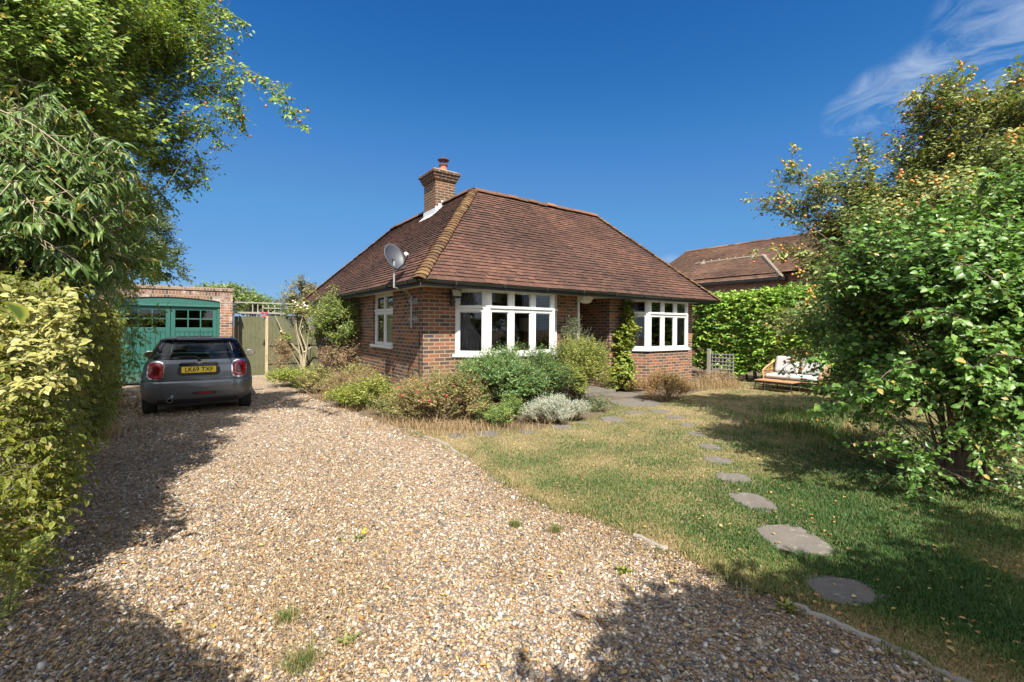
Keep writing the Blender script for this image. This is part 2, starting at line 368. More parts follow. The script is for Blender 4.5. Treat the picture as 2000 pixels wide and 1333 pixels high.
M['bark_pale'] = simple('pale_stem_bark', (.30, .25, .17), .9, .3, 14)
M['stem_green'] = simple('green_stem', (.14, .17, .05), .8, .3, 14)
M['stem_dry'] = simple('dry_stem', (.30, .21, .11), .9, .3, 14)
def fruit(name, pts, rad, mat, parent, rng, stretch=1.0):
    """small rounded fruits or flower heads, one mesh"""
    bm = bmesh.new(); bmesh.ops.create_icosphere(bm, subdivisions=1, radius=1.0); bm.verts.ensure_lookup_table()
    tv = np.array([v.co[:] for v in bm.verts]); tf = np.array([[v.index for v in f.verts] for f in bm.faces]); bm.free()
    n = len(pts); rr = (rad * rng.uniform(.75, 1.2, n))[:, None, None]; tv = tv * np.array([1, 1, stretch])
    V = (pts[:, None, :] + tv[None] * rr).reshape(-1, 3); T = (tf[None] + (np.arange(n) * len(tv))[:, None, None]).reshape(-1, 3)
    o = raw(name, V, T, mat, parent, np.repeat(rng.uniform(0, 1, n), len(tv)), smooth=True); o['kind'] = 'stuff'; return o
def plant(name, label, cat, base, blobs, n_leaf, leaf_len, mat, lw=.5, shape='oval', twig=.35, per=12, droop=.2, sub=14, subr=(.28, .46), seed=1,
          limb_r=.03, group=None, bark='bark', stems=1, tone=(.5, .5), crown='foliage', trunk='stems', zmin=.04, up_bias=.8, inner=.45, fruits=None, n_limb=40, shade_in=.0):
    rng = np.random.default_rng(seed); base = np.array(base, float); root = empty(name, tuple(base), 0, label, cat, group)
    blobs = np.array(blobs, float); wgt = np.prod(blobs[:, 3:6], 1) ** (2 / 3); wgt /= wgt.sum(); subs = []
    for bl, ww in zip(blobs, wgt):
        m = max(4, int(sub * len(blobs) * ww)); d = rdir(m, rng); d[:, 2] = np.where(rng.uniform(size=m) < .7, np.abs(d[:, 2]), d[:, 2]); rr = rng.uniform(inner, .92, m)[:, None]
        c = bl[:3] + d * bl[3:6] * rr; q = rng.uniform(*subr, m)[:, None] * bl[3:6]; subs.append(np.hstack([c, q]))
    S = np.concatenate(subs); S = S[S[:, 2] > zmin]
    ws = np.prod(S[:, 3:6], 1) ** (2 / 3); ws /= ws.sum(); nt = max(1, n_leaf // per); si = rng.choice(len(S), nt, p=ws)
    dd = rdir(nt, rng); tip = S[si, :3] + dd * S[si, 3:6] * (rng.uniform(0, 1, nt) ** .4)[:, None]
    ctr = blobs[:, :3].mean(0) - np.array([0, 0, .4]); out = nrm(tip - ctr)
    td = nrm(out * .6 + dd * .5 + np.array([0, 0, .35]) + rdir(nt, rng) * .35); tl = twig * rng.uniform(.6, 1.3, nt)
    a = tip - td * tl[:, None] * .6; ok = (a[:, 2] > zmin) & (tip[:, 2] > zmin); a, td, tl, si = a[ok], td[ok], tl[ok], si[ok]
    lv = Leaves(); st = Sticks(); cl_sub = rng.uniform(0, 1, len(S)); clump = np.clip(cl_sub[si] * .6 + rng.uniform(0, .4, len(si)), 0, 1)
    b = twig_leaves(lv, st, a - base, td, tl, per, leaf_len, lw, shape, rng, droop, clump, up_bias, tone, out[ok])
    mb = MB(); order = rng.permutation(len(S))[:n_limb]; starts = [np.array([rng.uniform(-.5, .5), rng.uniform(-.5, .5), 0]) * (.12 * (stems > 1) + .03 * stems) for _ in range(stems)]
    starts = [np.array([s_[0], s_[1], 0]) for s_ in starts]
    for i in order:
        p2 = S[i, :3] - base; p0 = starts[rng.integers(stems)]; mid = np.array([p0[0] + (p2[0] - p0[0]) * .3, p0[1] + (p2[1] - p0[1]) * .3, p2[2] * .62]) + rng.normal(0, .05, 3)
        L = np.linalg.norm(p2); r0 = limb_r * rng.uniform(.45, 1.0); pts = bez(p0, mid, p2, 7); mb.tube(pts, np.linspace(r0, r0 * .12, 7), 5, False)
    tr = mb.build(trunk, M[bark], root, smooth=True)
    st.build('twigs', M[bark], root); o = lv.build(crown, mat, root)
    if fruits:
        fname, fn, fr, fm, fstretch = fruits; k = rng.choice(len(b), min(fn, len(b)), replace=False) if 'flower' in fname or 'bloom' in fname else np.repeat(rng.choice(len(b), min(fn // 4, len(b)), replace=False), rng.integers(1, 8, min(fn // 4, len(b))))
        fruit(fname, b[k] + rng.normal(0, fr * 2.0, (len(k), 3)), fr, fm, root, rng, fstretch)
    return root

# ------------------------------------------------------------------ ground, drive, lawn
EDGE = [(-1.62, 7.09), (-1.28, 6.61), (-.91, 6.19), (-.21, 4.93), (.16, 4.34), (.62, 3.86), (.98, 3.51), (1.23, 3.20), (1.48, 2.87), (1.73, 2.58), (1.94, 2.33), (2.35, 1.7), (2.9, .6), (3.3, -1.5), (3.5, -5)]
BED = [(-9.3, 16.2), (-7.9, 14.9), (-6.33, 12.55), (-4.84, 10.55), (-3.03, 8.53), (-2.15, 7.52), (-1.62, 7.09)]
HEDGE0, HEDGE1 = np.array([-.55, -.2]), np.array([-9.6, 10.75])
def smooth_line(pts, n=6, jit=.0, seed=3):
    rng = np.random.default_rng(seed); P = np.array(pts, float); out = []
    for i in range(len(P) - 1):
        p0, p1, p2, p3 = P[max(i - 1, 0)], P[i], P[i + 1], P[min(i + 2, len(P) - 1)]
        for k in range(n):
            t = k / n; q = .5 * ((2 * p1) + (-p0 + p2) * t + (2 * p0 - 5 * p1 + 4 * p2 - p3) * t * t + (-p0 + 3 * p1 - 3 * p2 + p3) * t ** 3); out.append(q + rng.normal(0, jit, 2))
    out.append(P[-1]); return [tuple(q) for q in out]
EDGE_S = smooth_line(EDGE, 8, .012); BED_S = smooth_line(BED, 8, .03)
DRIVE = BED_S + EDGE_S[1:] + [(-4, -5), (-2.5, -.5), (-3.4, 1.6), (-10.6, 10.6), (-11.6, 12.2), (-10.3, 13.2)]
LAWN = EDGE_S + [(9, -5), (14, 6), (12, 14), (8.3, 15.6), (6.6, 13.2), (3.9, 10.6), (3.4, 9.75), (2.3, 9.7), (1.6, 8.2), (0.6, 7.3), (-.6, 7.0)]
def soil_mat():
    t = NT('garden_soil'); p = t.pos(); c = t.mix(t.noise(6, 8, .7, p), (.055, .04, .026), (.17, .125, .075)); f = t.noise(70, 4, .7, p)
    c = t.mix(t.ramp(f, [(.5, (0, 0, 0)), (.7, (.7, .7, .7))]), c, (.20, .14, .08)); return t.done(t.bsdf(c, .95, t.bump(f, .8, .02)))
STONE = [(0, (0.038, 0.037, 0.044)), (.10, (0.092, 0.090, 0.099)), (.22, (0.184, 0.171, 0.162)), (.34, (0.302, 0.193, 0.099)), (.48, (0.389, 0.253, 0.133)), (.60, (0.281, 0.160, 0.075)), (.70, (0.367, 0.286, 0.191)), (.82, (0.508, 0.407, 0.290)), (.92, (0.605, 0.539, 0.452)), (1, (0.734, 0.693, 0.638))]
def gravel_mat():
    t = NT('gravel_bed'); p = t.pos()
    v = t.n('ShaderNodeTexVoronoi', {'Vector': p, 'Scale': 46.0, 'Randomness': 1.0}); v2 = t.n('ShaderNodeTexVoronoi', {'Vector': p, 'Scale': 85.0})
    c = t.ramp(t.n('ShaderNodeSeparateColor', {0: v.outputs['Color']}).outputs[0], STONE)
    c2 = t.ramp(t.n('ShaderNodeSeparateColor', {0: v2.outputs['Color']}).outputs[1], STONE); c = t.mix(.35, c, c2)
    gap = t.ramp(v.outputs['Distance'], [(.35, (0, 0, 0)), (.62, (1, 1, 1))]); c = t.mix(t.math('MULTIPLY', gap, .55), c, (.09, .065, .045))
    dirt = t.ramp(t.noise(.9, 6, .65, p), [(.5, (0, 0, 0)), (.68, (.6, .6, .6))]); c = t.mix(dirt, c, (.24, .155, .085))
    h = t.math('SUBTRACT', 1.0, v.outputs['Distance']); return t.done(t.bsdf(c, .85, t.bump(h, 1.0, .012)))
def stone_mat():
    t = NT('gravel_pebbles'); c = t.ramp(t.attr('rnd'), STONE); n_ = t.noise(120, 3, .6, t.pos()); c = t.mix(t.math('MULTIPLY', n_, .4), c, (.22, .16, .10)); return t.done(t.bsdf(c, .75))
def turf_mat():
    t = NT('lawn_turf'); p = t.pos(); a = t.noise(.8, 6, .65, p); b = t.noise(30, 5, .75, p)
    c = t.ramp(t.math('ADD', t.math('MULTIPLY', a, .80), t.math('MULTIPLY', b, .35)), [(.36, (.045, .062, .018)), (.5, (.11, .105, .04)), (.62, (.22, .165, .08)), (.75, (.30, .225, .125))])
    return t.done(t.bsdf(c, .95, t.bump(b, .9, .02)))
def sheet(name, poly, z, mat):
    bm = bmesh.new(); vs_ = [bm.verts.new((*p, z)) for p in poly]; f = bm.faces.new(vs_); f.normal_update()
    if f.normal.z < 0: f.normal_flip()
    bmesh.ops.triangulate(bm, faces=[f]); me = bpy.data.meshes.new(name); bm.to_mesh(me); bm.free(); o = link(name, me, mat); o['kind'] = 'structure'; return o
sheet('ground', [(-400, -60), (400, -60), (400, 400), (-400, 400)], 0, soil_mat())
sheet('gravel_drive', DRIVE, .006, gravel_mat())
sheet('lawn', LAWN, .012, turf_mat())
M['concrete'] = simple('weathered_concrete', (.27, .24, .20), .9, .35, 9, bump=.4)
def flag_mat():
    t = NT('stone_flag'); p = t.pos(); a = t.noise(5, 6, .7, p); f = t.noise(70, 4, .7, p); c = t.mix(a, (.075, .066, .056), (.17, .148, .124)); c = t.mix(t.ramp(t.noise(17, 5, .7, p), [(.56, (0, 0, 0)), (.64, (.75, .75, .75))]), c, (.22, .205, .165)); c = t.mix(t.ramp(f, [(.55, (0, 0, 0)), (.7, (.6, .6, .6))]), c, (.07, .062, .05)); return t.done(t.bsdf(c, .92, t.bump(f, .6, .006)))
M['flag'] = flag_mat()
kb = MB()
for lo, hi in ((0, 2.6), (6.0, 6.8), (8.7, 11.2)):
    P = [q for i, q in enumerate(EDGE_S) if lo * 8 <= i <= hi * 8]
    kb.tube([(x, y, .006) for x, y in P], .024, 6)
kb.build('kerb_edging', M['concrete'], smooth=True)['kind'] = 'structure'

# ------------------------------------------------------------------ bungalow
H = empty('bungalow', (C2[0], C2[1], 0), YAW, 'brick bungalow with a hipped clay tile roof and white bay windows', 'bungalow')
UW, UE, VF, VE, VB, UB = .40, 9.05, .69, 10.15, 4.35, 4.6
WT = 2.40
def wall_panel(mb, o, d, L, z0, z1, ops, th, uo=0.0):
    """upright wall from point o along d; outer face on the left-hand side of -normal; openings are cut through"""
    d = np.array(d, float); nin = np.array([-d[1], d[0]])      # inward normal
    xs = sorted({0.0, L} | {x for q in ops for x in q[:2]}); zs = sorted({z0, z1} | {x for q in ops for x in q[2:]})
    P = lambda x, z, t: (o[0] + d[0] * x + nin[0] * t, o[1] + d[1] * x + nin[1] * t, z)
    solid = lambda i, j: 0 <= i < len(xs) - 1 and 0 <= j < len(zs) - 1 and not any(q[0] < (xs[i] + xs[i + 1]) / 2 < q[1] and q[2] < (zs[j] + zs[j + 1]) / 2 < q[3] for q in ops)
    for i in range(len(xs) - 1):
        for j in range(len(zs) - 1):
            if not solid(i, j): continue
            a_, b_, c, e = xs[i], xs[i + 1], zs[j], zs[j + 1]
            mb.poly([P(a_, c, 0), P(b_, c, 0), P(b_, e, 0), P(a_, e, 0)], [(a_ + uo, c), (b_ + uo, c), (b_ + uo, e), (a_ + uo, e)])
            mb.poly([P(b_, c, th), P(a_, c, th), P(a_, e, th), P(b_, e, th)], [(b_ + uo, c), (a_ + uo, c), (a_ + uo, e), (b_ + uo, e)])
            if not solid(i - 1, j): mb.poly([P(a_, c, th), P(a_, c, 0), P(a_, e, 0), P(a_, e, th)], [(a_ + uo - th, c), (a_ + uo, c), (a_ + uo, e), (a_ + uo - th, e)])
            if not solid(i + 1, j): mb.poly([P(b_, c, 0), P(b_, c, th), P(b_, e, th), P(b_, e, 0)], [(b_ + uo, c), (b_ + uo + th, c), (b_ + uo + th, e), (b_ + uo, e)])
            if not solid(i, j - 1): mb.poly([P(a_, c, th), P(b_, c, th), P(b_, c, 0), P(a_, c, 0)])
            if not solid(i, j + 1): mb.poly([P(a_, e, 0), P(b_, e, 0), P(b_, e, th), P(a_, e, th)])
TH = .25
BAY1, BAY2 = (1.07, 1.53, 3.25, 3.71), (6.02, 6.45, 8.16, 8.59)
wm = MB()
wall_panel(wm, (UW, VF), (1, 0), 4.35 - UW, 0, WT, [(BAY1[0] + .06 - UW, BAY1[3] - .06 - UW, 1.04, WT)], TH)
wall_panel(wm, (5.46, VF), (1, 0), UE - 5.46, 0, WT, [(BAY2[0] + .06 - 5.46, BAY2[3] - .06 - 5.46, 1.04, WT)], TH, 5.46)
wall_panel(wm, (4.35, VF + TH), (0, 1), 1.2, 0, WT, [], .22)                   # porch reveal on the near side
wall_panel(wm, (5.46, VF + TH + 1.2), (0, -1), 1.2, 0, WT, [], .22, .1)        # porch reveal facing the drive
wall_panel(wm, (4.36, VF + TH + 1.2), (1, 0), 1.09, 0, WT, [(.08, .98, .12, 2.1)], .2)
wall_panel(wm, (UW, VE), (0, -1), VE - VF - TH, 0, WT, [(VE - 3.66, VE - 2.32, 1.17, WT), (VE - 8.75, VE - 7.80, 1.17, WT)], TH, .1)
wall_panel(wm, (UE, VF + TH), (0, 1), VB - VF - TH, 0, WT, [], TH)
wall_panel(wm, (UE, VB), (-1, 0), UE - UB - .005, 0, WT, [], TH)
wall_panel(wm, (UB, VB), (0, 1), VE - VB, 0, WT, [], TH)
wall_panel(wm, (UB - TH, VE), (-1, 0), UB - 2 * TH - UW, 0, WT, [], TH)
for b0, b1, b2, b3 in (BAY1, BAY2):
    wm.prism([(b0, VF - .003), (b1, .24), (b2, .24), (b3, VF - .003)], 0, 1.045)
wall_o = wm.build('wall', M['brick'], H)
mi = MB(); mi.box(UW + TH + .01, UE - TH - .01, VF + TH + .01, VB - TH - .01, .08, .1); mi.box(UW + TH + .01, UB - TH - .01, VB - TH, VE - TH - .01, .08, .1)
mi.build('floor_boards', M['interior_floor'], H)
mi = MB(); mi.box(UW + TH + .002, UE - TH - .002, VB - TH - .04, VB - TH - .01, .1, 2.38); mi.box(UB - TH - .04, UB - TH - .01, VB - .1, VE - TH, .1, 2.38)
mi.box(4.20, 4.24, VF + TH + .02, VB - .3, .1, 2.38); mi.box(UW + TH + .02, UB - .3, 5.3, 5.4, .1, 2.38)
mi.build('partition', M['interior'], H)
# soffit and ceiling board (one L-shaped sheet), fascia, gutter
sm_ = MB(); EV = .05; R1 = 9.27; DEP = 5.0; LEN = 10.60
Lp = [(EV, EV), (R1 - EV, EV), (R1 - EV, DEP - EV), (DEP - EV, DEP - EV), (DEP - EV, LEN - EV), (EV, LEN - EV)]
sm_.prism(Lp, WT + .002, WT + .03); sm_.build('soffit', M['soffit'], H)
fa = MB(); g = MB(); ring = [(0, 0), (R1, 0), (R1, DEP), (DEP, DEP), (DEP, LEN), (0, LEN)]
for i in range(6):
    (x0, y0), (x1, y1) = ring[i], ring[(i + 1) % 6]; d = Vector((x1 - x0, y1 - y0, 0)).normalized(); ni = Vector((-d.y, d.x, 0)); L = math.hypot(x1 - x0, y1 - y0)
    mt = Matrix.Translation((x0, y0, 0)) @ Matrix(((d.x, ni.x, 0, 0), (d.y, ni.y, 0, 0), (0, 0, 1, 0), (0, 0, 0, 1)))
    fa.box(EV + .021, L - EV - .021, EV - .015, EV + .01, WT - .045, WT + .075, mt)
    prof = [(.048 * math.cos(a_), .048 * math.sin(a_)) for a_ in np.linspace(math.pi, 2 * math.pi, 9)]
    prof = prof + [(p[0] * .86, p[1] * .86) for p in prof[::-1]]
    segs = []
    for k, x in enumerate((-.03 if i not in (3,) else 0, L + .03 if i not in (2,) else L)):
        segs.append([g.add(mt @ Vector((x, q[0] - .005, WT + .055 + q[1]))) for q in prof])
    n = len(prof)
    for k in range(n): g.face((segs[0][k], segs[1][k], segs[1][(k + 1) % n], segs[0][(k + 1) % n]), [(0, 0)] * 4)
    for x in np.arange(.7, L, 1.05):
        g.box(x - .018, x + .018, -.057, .046, WT + .0, WT + .062, mt)
fa.build('fascia', M['fascia'], H); g.build('gutter', M['gutter'], H)
# roof
EZ, AZ = 2.475, 5.04
def tiles(mb, A, e, up, L, run, rise, dl, dr, rng, gauge=.1, tw=.165, th=.019, wob=.008):
    A = np.array(A, float); e = np.array([*e, 0.0]); up2 = np.array([*up, 0.0]); sl_ = math.hypot(run, rise); us = (up2 * run + np.array([0, 0, rise])) / sl_; nn = np.cross(e, us)
    if nn[2] < 0: nn = -nn
    rows = int(sl_ / gauge); g_ = sl_ / rows
    for k in range(rows):
        d0, d1 = k * g_ - (.035 if k == 0 else 0), min((k + 1.25) * g_, sl_); off = (k % 2) * tw / 2
        for j in range(-1, int(L / tw) + 2):
            u0 = j * tw + off + rng.uniform(-.002, .002); u1 = u0 + tw - .003
            def cl_(u, d): t = min(max(d / sl_, 0), 1); return min(max(u, dl * t), L - dr * t)
            q = [(cl_(u0, d0), d0), (cl_(u1, d0), d0), (cl_(u1, d1), d1), (cl_(u0, d1), d1)]
            if q[1][0] - q[0][0] < .004 and q[2][0] - q[3][0] < .004: continue
            lift = rng.normal(0, .0022) + wob * (math.sin(u0 * 1.7 + d0 * .9) + math.sin(u0 * .6 - d0 * 1.9)) * .5; tl = rng.normal(0, .0018)
            mb.cur = float(np.clip(rng.beta(4, 4) + .18 * math.sin(u0 * .9 + d0 * 1.3), 0, 1))
            P = lambda u, d, h: A + e * u + us * d + nn * h
            hb, ht = .027 + lift, .004 + lift
            mb.poly([P(*q[0], hb), P(*q[1], hb + tl), P(*q[2], ht), P(*q[3], ht)], [(q[0]), (q[1]), (q[2]), (q[3])])
            mb.poly([P(*q[0], hb - th), P(*q[1], hb - th + tl), P(*q[1], hb + tl), P(*q[0], hb)], [(0, 0), (1, 0), (1, .1), (0, .1)])
rr = np.random.default_rng(5); tm = MB(); HP = 2.5; RS = AZ - EZ
tiles(tm, (0, 0, EZ), (1, 0), (0, 1), R1, HP, RS, HP, HP, rr)
tiles(tm, (0, 0, EZ), (0, 1), (1, 0), LEN, HP, RS, HP, HP, rr)
tiles(tm, (R1, 0, EZ), (0, 1), (-1, 0), DEP, HP, RS, HP, HP, rr)
tiles(tm, (0, LEN, EZ), (1, 0), (0, -1), DEP, HP, RS, HP, HP, rr)
tiles(tm, (DEP, DEP, EZ), (1, 0), (0, -1), R1 - DEP, HP, RS, -HP, HP, rr)
tiles(tm, (DEP, DEP, EZ), (0, 1), (-1, 0), LEN - DEP, HP, RS, -HP, HP, rr)
roof = tm.build('roof', M['tile'], H, rnd=True)
rd = MB()
P4 = {'a': (0, 0), 'b': (R1, 0), 'c': (R1, DEP), 'd': (0, LEN), 'e': (DEP, LEN), 'f': (DEP, DEP)}
rd.poly([(0, 0, EZ), (R1, 0, EZ), (R1 - HP, HP, AZ), (HP, HP, AZ)]); rd.poly([(0, LEN, EZ), (0, 0, EZ), (HP, HP, AZ), (HP, LEN - HP, AZ)])
rd.poly([(R1, 0, EZ), (R1, DEP, EZ), (R1 - HP, HP, AZ)]); rd.poly([(DEP, LEN, EZ), (0, LEN, EZ), (HP, LEN - HP, AZ)])
rd.poly([(R1, DEP, EZ), (DEP, DEP, EZ), (HP, HP, AZ), (R1 - HP, HP, AZ)]); rd.poly([(DEP, DEP, EZ), (DEP, LEN, EZ), (HP, LEN - HP, AZ), (HP, HP, AZ)])
rd.build('roof_boarding', M['fascia'], roof)
def bonnets(mb, p0, p1, rng, step=.115, w=.15, hgt=.10):
    """curved hip tiles bedded one over the next, from eave p0 up to ridge p1"""
    p0, p1 = np.array(p0, float), np.array(p1, float); L = np.linalg.norm(p1 - p0); t = (p1 - p0) / L; s = np.cross(t, (0, 0, 1.0)); s /= np.linalg.norm(s); n = np.cross(s, t)
    k = 0; d = -.05
    while d < L - .02:
        mb.cur = float(rng.uniform(0, 1)); ww = w * rng.uniform(.93, 1.07); ang = np.linspace(-1.15, 1.15, 9); rings = []
        for dd, up_, sc in ((d, .052, 1.0), (d + step * 1.35, .004, .86)):
            c = p0 + t * min(dd, L); rings.append([c + s * math.sin(a_) * ww * sc + n * (math.cos(a_) * hgt - hgt * .62 + up_ * .5 + rng.normal(0, .003)) for a_ in ang])
        lo = [p - n * .016 for p in rings[0]]
        ia = [mb.add(p) for p in rings[0]]; ib = [mb.add(p) for p in rings[1]]; ic = [mb.add(p) for p in lo]; ie = [mb.add(p) for p in rings[0]]
        for i in range(8):
            mb.face((ia[i], ia[i + 1], ib[i + 1], ib[i]), [(0, 0)] * 4); mb.face((ic[i], ic[i + 1], ie[i + 1], ie[i]), [(0, 0)] * 4)
        d += step; k += 1
hm = MB()
for p0, p1 in (((0, 0, EZ), (HP, HP, AZ)), ((R1, 0, EZ), (R1 - HP, HP, AZ)), ((0, LEN, EZ), (HP, LEN - HP, AZ)), ((R1, DEP, EZ), (R1 - HP, HP, AZ)), ((DEP, LEN, EZ), (HP, LEN - HP, AZ))):
    hm = MB(); bonnets(hm, p0, p1, rr); hm.build('hip_tiles', M['bonnet'], roof, smooth=True, rnd=True)
def ridge(mb, p0, p1, rng, step=.33, w=.13, h=.11):
    p0, p1 = np.array(p0, float), np.array(p1, float); L = np.linalg.norm(p1 - p0); t = (p1 - p0) / L; s = np.cross(t, (0, 0, 1.0)); n = np.array([0, 0, 1.0]); k = int(L / step)
    for i in range(k + 1):
        mb.cur = float(rng.uniform()); a0, a1 = i * L / (k + 1), (i + 1) * L / (k + 1) - .008; ang = np.linspace(-1.5, 1.5, 9); j = rng.normal(0, .006)
        A_ = [mb.add(p0 + t * a0 + s * math.sin(q) * w + n * (math.cos(q) * h - .035 + j)) for q in ang]; B_ = [mb.add(p0 + t * a1 + s * math.sin(q) * w + n * (math.cos(q) * h - .035 + j)) for q in ang]
        for q in range(8): mb.face((A_[q], A_[q + 1], B_[q + 1], B_[q]), [(0, 0)] * 4)
        mb.face(A_[::-1], [(0, 0)] * 9); mb.face(B_, [(0, 0)] * 9)
for r0_, r1_ in (((HP, HP, AZ), (R1 - HP, HP, AZ)), ((HP, HP + .1, AZ), (HP, 4.02, AZ)), ((HP, 4.80, AZ), (HP, LEN - HP, AZ))):
    rg = MB(); ridge(rg, r0_, r1_, rr); rg.build('ridge_tiles', M['ridge'], roof, smooth=True, rnd=True)
# chimney
cu0, cu1, cv0, cv1 = 2.20, 2.80, 4.03, 4.79
ch = MB()
def stack_part(e0, z0, z1): ch.box(cu0 - e0, cu1 + e0, cv0 - e0, cv1 + e0, z0, z1, None, (.11 if e0 else 0, 0))
stack_part(0, 4.0, 5.66); stack_part(.028, 5.66, 5.70); stack_part(.055, 5.70, 5.775); stack_part(.085, 5.775, 5.85); stack_part(.125, 5.85, 5.925)
chim = ch.build('chimney', M['brick_chimney'], H, bevel=.006)
mt = MB(); mt.box(cu0 - .06, cu1 + .06, cv0 - .06, cv1 + .06, 5.926, 5.965); mt.build('mortar_cap', M['concrete'], chim, bevel=.02)
pt = MB(); pc = ((cu0 + cu1) / 2 + .05, cv0 + .24, 5.95)
pt.lathe([(.105, 0), (.105, .06), (.098, .07), (.098, .22), (.112, .225), (.112, .25), (.09, .252)], pc, 18); pt.build('chimney_pot', M['terracotta'], chim, smooth=True)
cw = MB(); cw.lathe([(.125, .22), (.125, .245), (.115, .25)], pc, 18)
for k in range(6):
    a_ = k * math.pi / 3; cw.tube([(pc[0] + .105 * math.cos(a_), pc[1] + .105 * math.sin(a_), pc[2] + .24), (pc[0] + .115 * math.cos(a_), pc[1] + .115 * math.sin(a_), pc[2] + .38)], .008, 5)
cw.lathe([(.16, .37), (.165, .385), (.12, .415), (.05, .43)], pc, 18); cw.build('cowl', M['rust'], chim, smooth=True)
p2_ = MB(); p2_.lathe([(.07, 0), (.07, .12), (.055, .125)], ((cu0 + cu1) / 2 - .08, cv0 + .48, 5.95), 14); p2_.build('vent_cap', M['grey_metal'], chim, smooth=True)
fl = MB(); slope = RS / HP; zr = lambda u: EZ + slope * (u if u < HP else 2 * HP - u)
fl.box(cu0 - .008, cu0 - .001, cv0 - .02, cv1 + .01, zr(cu0) + .0, zr(cu0) + .16)
e_ = .035
fl.poly([(cu0 - .14, cv0 - .05, zr(cu0 - .14) + e_), (cu0 - .14, cv1 + .05, zr(cu0 - .14) + e_), (cu0 - .001, cv1 + .05, zr(cu0) + e_), (cu0 - .001, cv0 - .05, zr(cu0) + e_)][::-1])
nst = 4
for i in range(nst):
    u0 = cu0 + (HP + .06 - cu0) * i / nst; u1 = cu0 + (HP + .06 - cu0) * (i + 1) / nst; fl.box(u0, u1 - .002, cv0 - .009, cv0 - .002, zr(u0), zr(min(u1, HP)) + .11)
fl.poly([(cu0 - .05, cv0 - .10, zr(cu0 - .05) + e_), (HP, cv0 - .10, zr(HP) + e_ - .01), (HP, cv0 - .002, zr(HP) + e_ - .01), (cu0 - .05, cv0 - .002, zr(cu0 - .05) + e_)])
fl.build('lead_flashing', M['lead'], chim)

# ---- windows
def frame_panel(fm, gm, o, d, L, lights, z0, z1, zt, depth=.07, mull=.10, top=.06, transom=True, end=(.05, .05), drip=.035):
    """timber window in the upright plane through o along d (inward normal left of d). lights = list of (x0,x1)."""
    d = Vector((d[0], d[1], 0)).normalized(); ni = Vector((-d.y, d.x, 0)); mt = Matrix.Translation((o[0], o[1], 0)) @ Matrix(((d.x, ni.x, 0, 0), (d.y, ni.y, 0, 0), (0, 0, 1, 0), (0, 0, 0, 1)))
    xs = [0.0] + [x for l in lights for x in l] + [L]
    for i in range(0, len(xs), 2):
        if xs[i + 1] - xs[i] > .005: fm.box(xs[i], xs[i + 1], 0, depth, z0, z1, mt)
    for x0, x1 in lights:
        fm.box(x0 + .0015, x1 - .0015, .004, depth - .004, z1 - top, z1 - .002, mt)
        fm.box(x0 + .0015, x1 - .0015, .004, depth - .004, z0 + .002, z0 + .05, mt)
        if transom: fm.box(x0 + .0015, x1 - .0015, .002, depth - .002, zt - .055, zt + .055, mt)
        rows = ((z0 + .05, zt - .055), (zt + .055, z1 - top)) if transom else ((z0 + .05, z1 - top),)
        for a_, b_ in rows:                                              # casement rails set back in each light
            s = .017; y0, y1 = .018, .052
            fm.box(x0 + .002, x0 + s, y0, y1, a_ + .002, b_ - .002, mt); fm.box(x1 - s, x1 - .002, y0, y1, a_ + .002, b_ - .002, mt)
            fm.box(x0 + s + .001, x1 - s - .001, y0 + .002, y1 - .002, a_ + .002, a_ + s, mt); fm.box(x0 + s + .001, x1 - s - .001, y0 + .002, y1 - .002, b_ - s, b_ - .002, mt)
            gm.poly([mt @ Vector(p) for p in ((x0 + s - .004, .036, a_ + s - .004), (x1 - s + .004, .036, a_ + s - .004), (x1 - s + .004, .036, b_ - s + .004), (x0 + s - .004, .036, b_ - s + .004))])
    if transom: fm.box(lights[0][0] - drip, lights[-1][1] + drip, -.03, -.002, zt + .012, zt + .058, mt)
def bay(b, label=None):
    b0, b1, b2, b3 = b; fm, gm, sm = MB(), MB(), MB(); Z0, Z1, ZT = 1.105, 2.398, 2.0
    pd = np.array([b1 - b0, .24 - VF]); Ls = float(np.hypot(*pd)); pd = pd / Ls
    W = b2 - b1; m_ = .135; c_ = .10; lw_ = (W - 2 * c_ - 2 * m_) / 3
    frame_panel(fm, gm, (b1 + .004, .243), (1, 0), W - .008, [(c_ + i * (lw_ + m_), c_ + i * (lw_ + m_) + lw_) for i in range(3)], Z0, Z1, ZT)
    frame_panel(fm, gm, (b0, VF - .005), pd, Ls - .008, [(.075, Ls - .10)], Z0, Z1, ZT)
    frame_panel(fm, gm, (b2 + .008 * .7, .24 + .006), (-pd[0], pd[1]) if False else ((b3 - b2) / Ls, (VF - .24) / Ls), Ls - .01, [(.10, Ls - .075)], Z0, Z1, ZT)
    fo = fm.build('bay_window', M['white'], H, bevel=.004)
    if label: fo['label'] = label
    n = .055
    sm.prism([(b0 - .06, VF - .006), (b1 - .03, .24 - n), (b2 + .03, .24 - n), (b3 + .06, VF - .006)], 1.047, 1.104); sm.build('sill', M['white'], fo, bevel=.006)
    gm.build('glazing', M['glass'], fo)
    return fo
bay1 = bay(BAY1, 'larger bay window half hidden by shrubs, with a drawn back grey curtain'); bay2 = bay(BAY2, 'bay window with red chairs behind it')
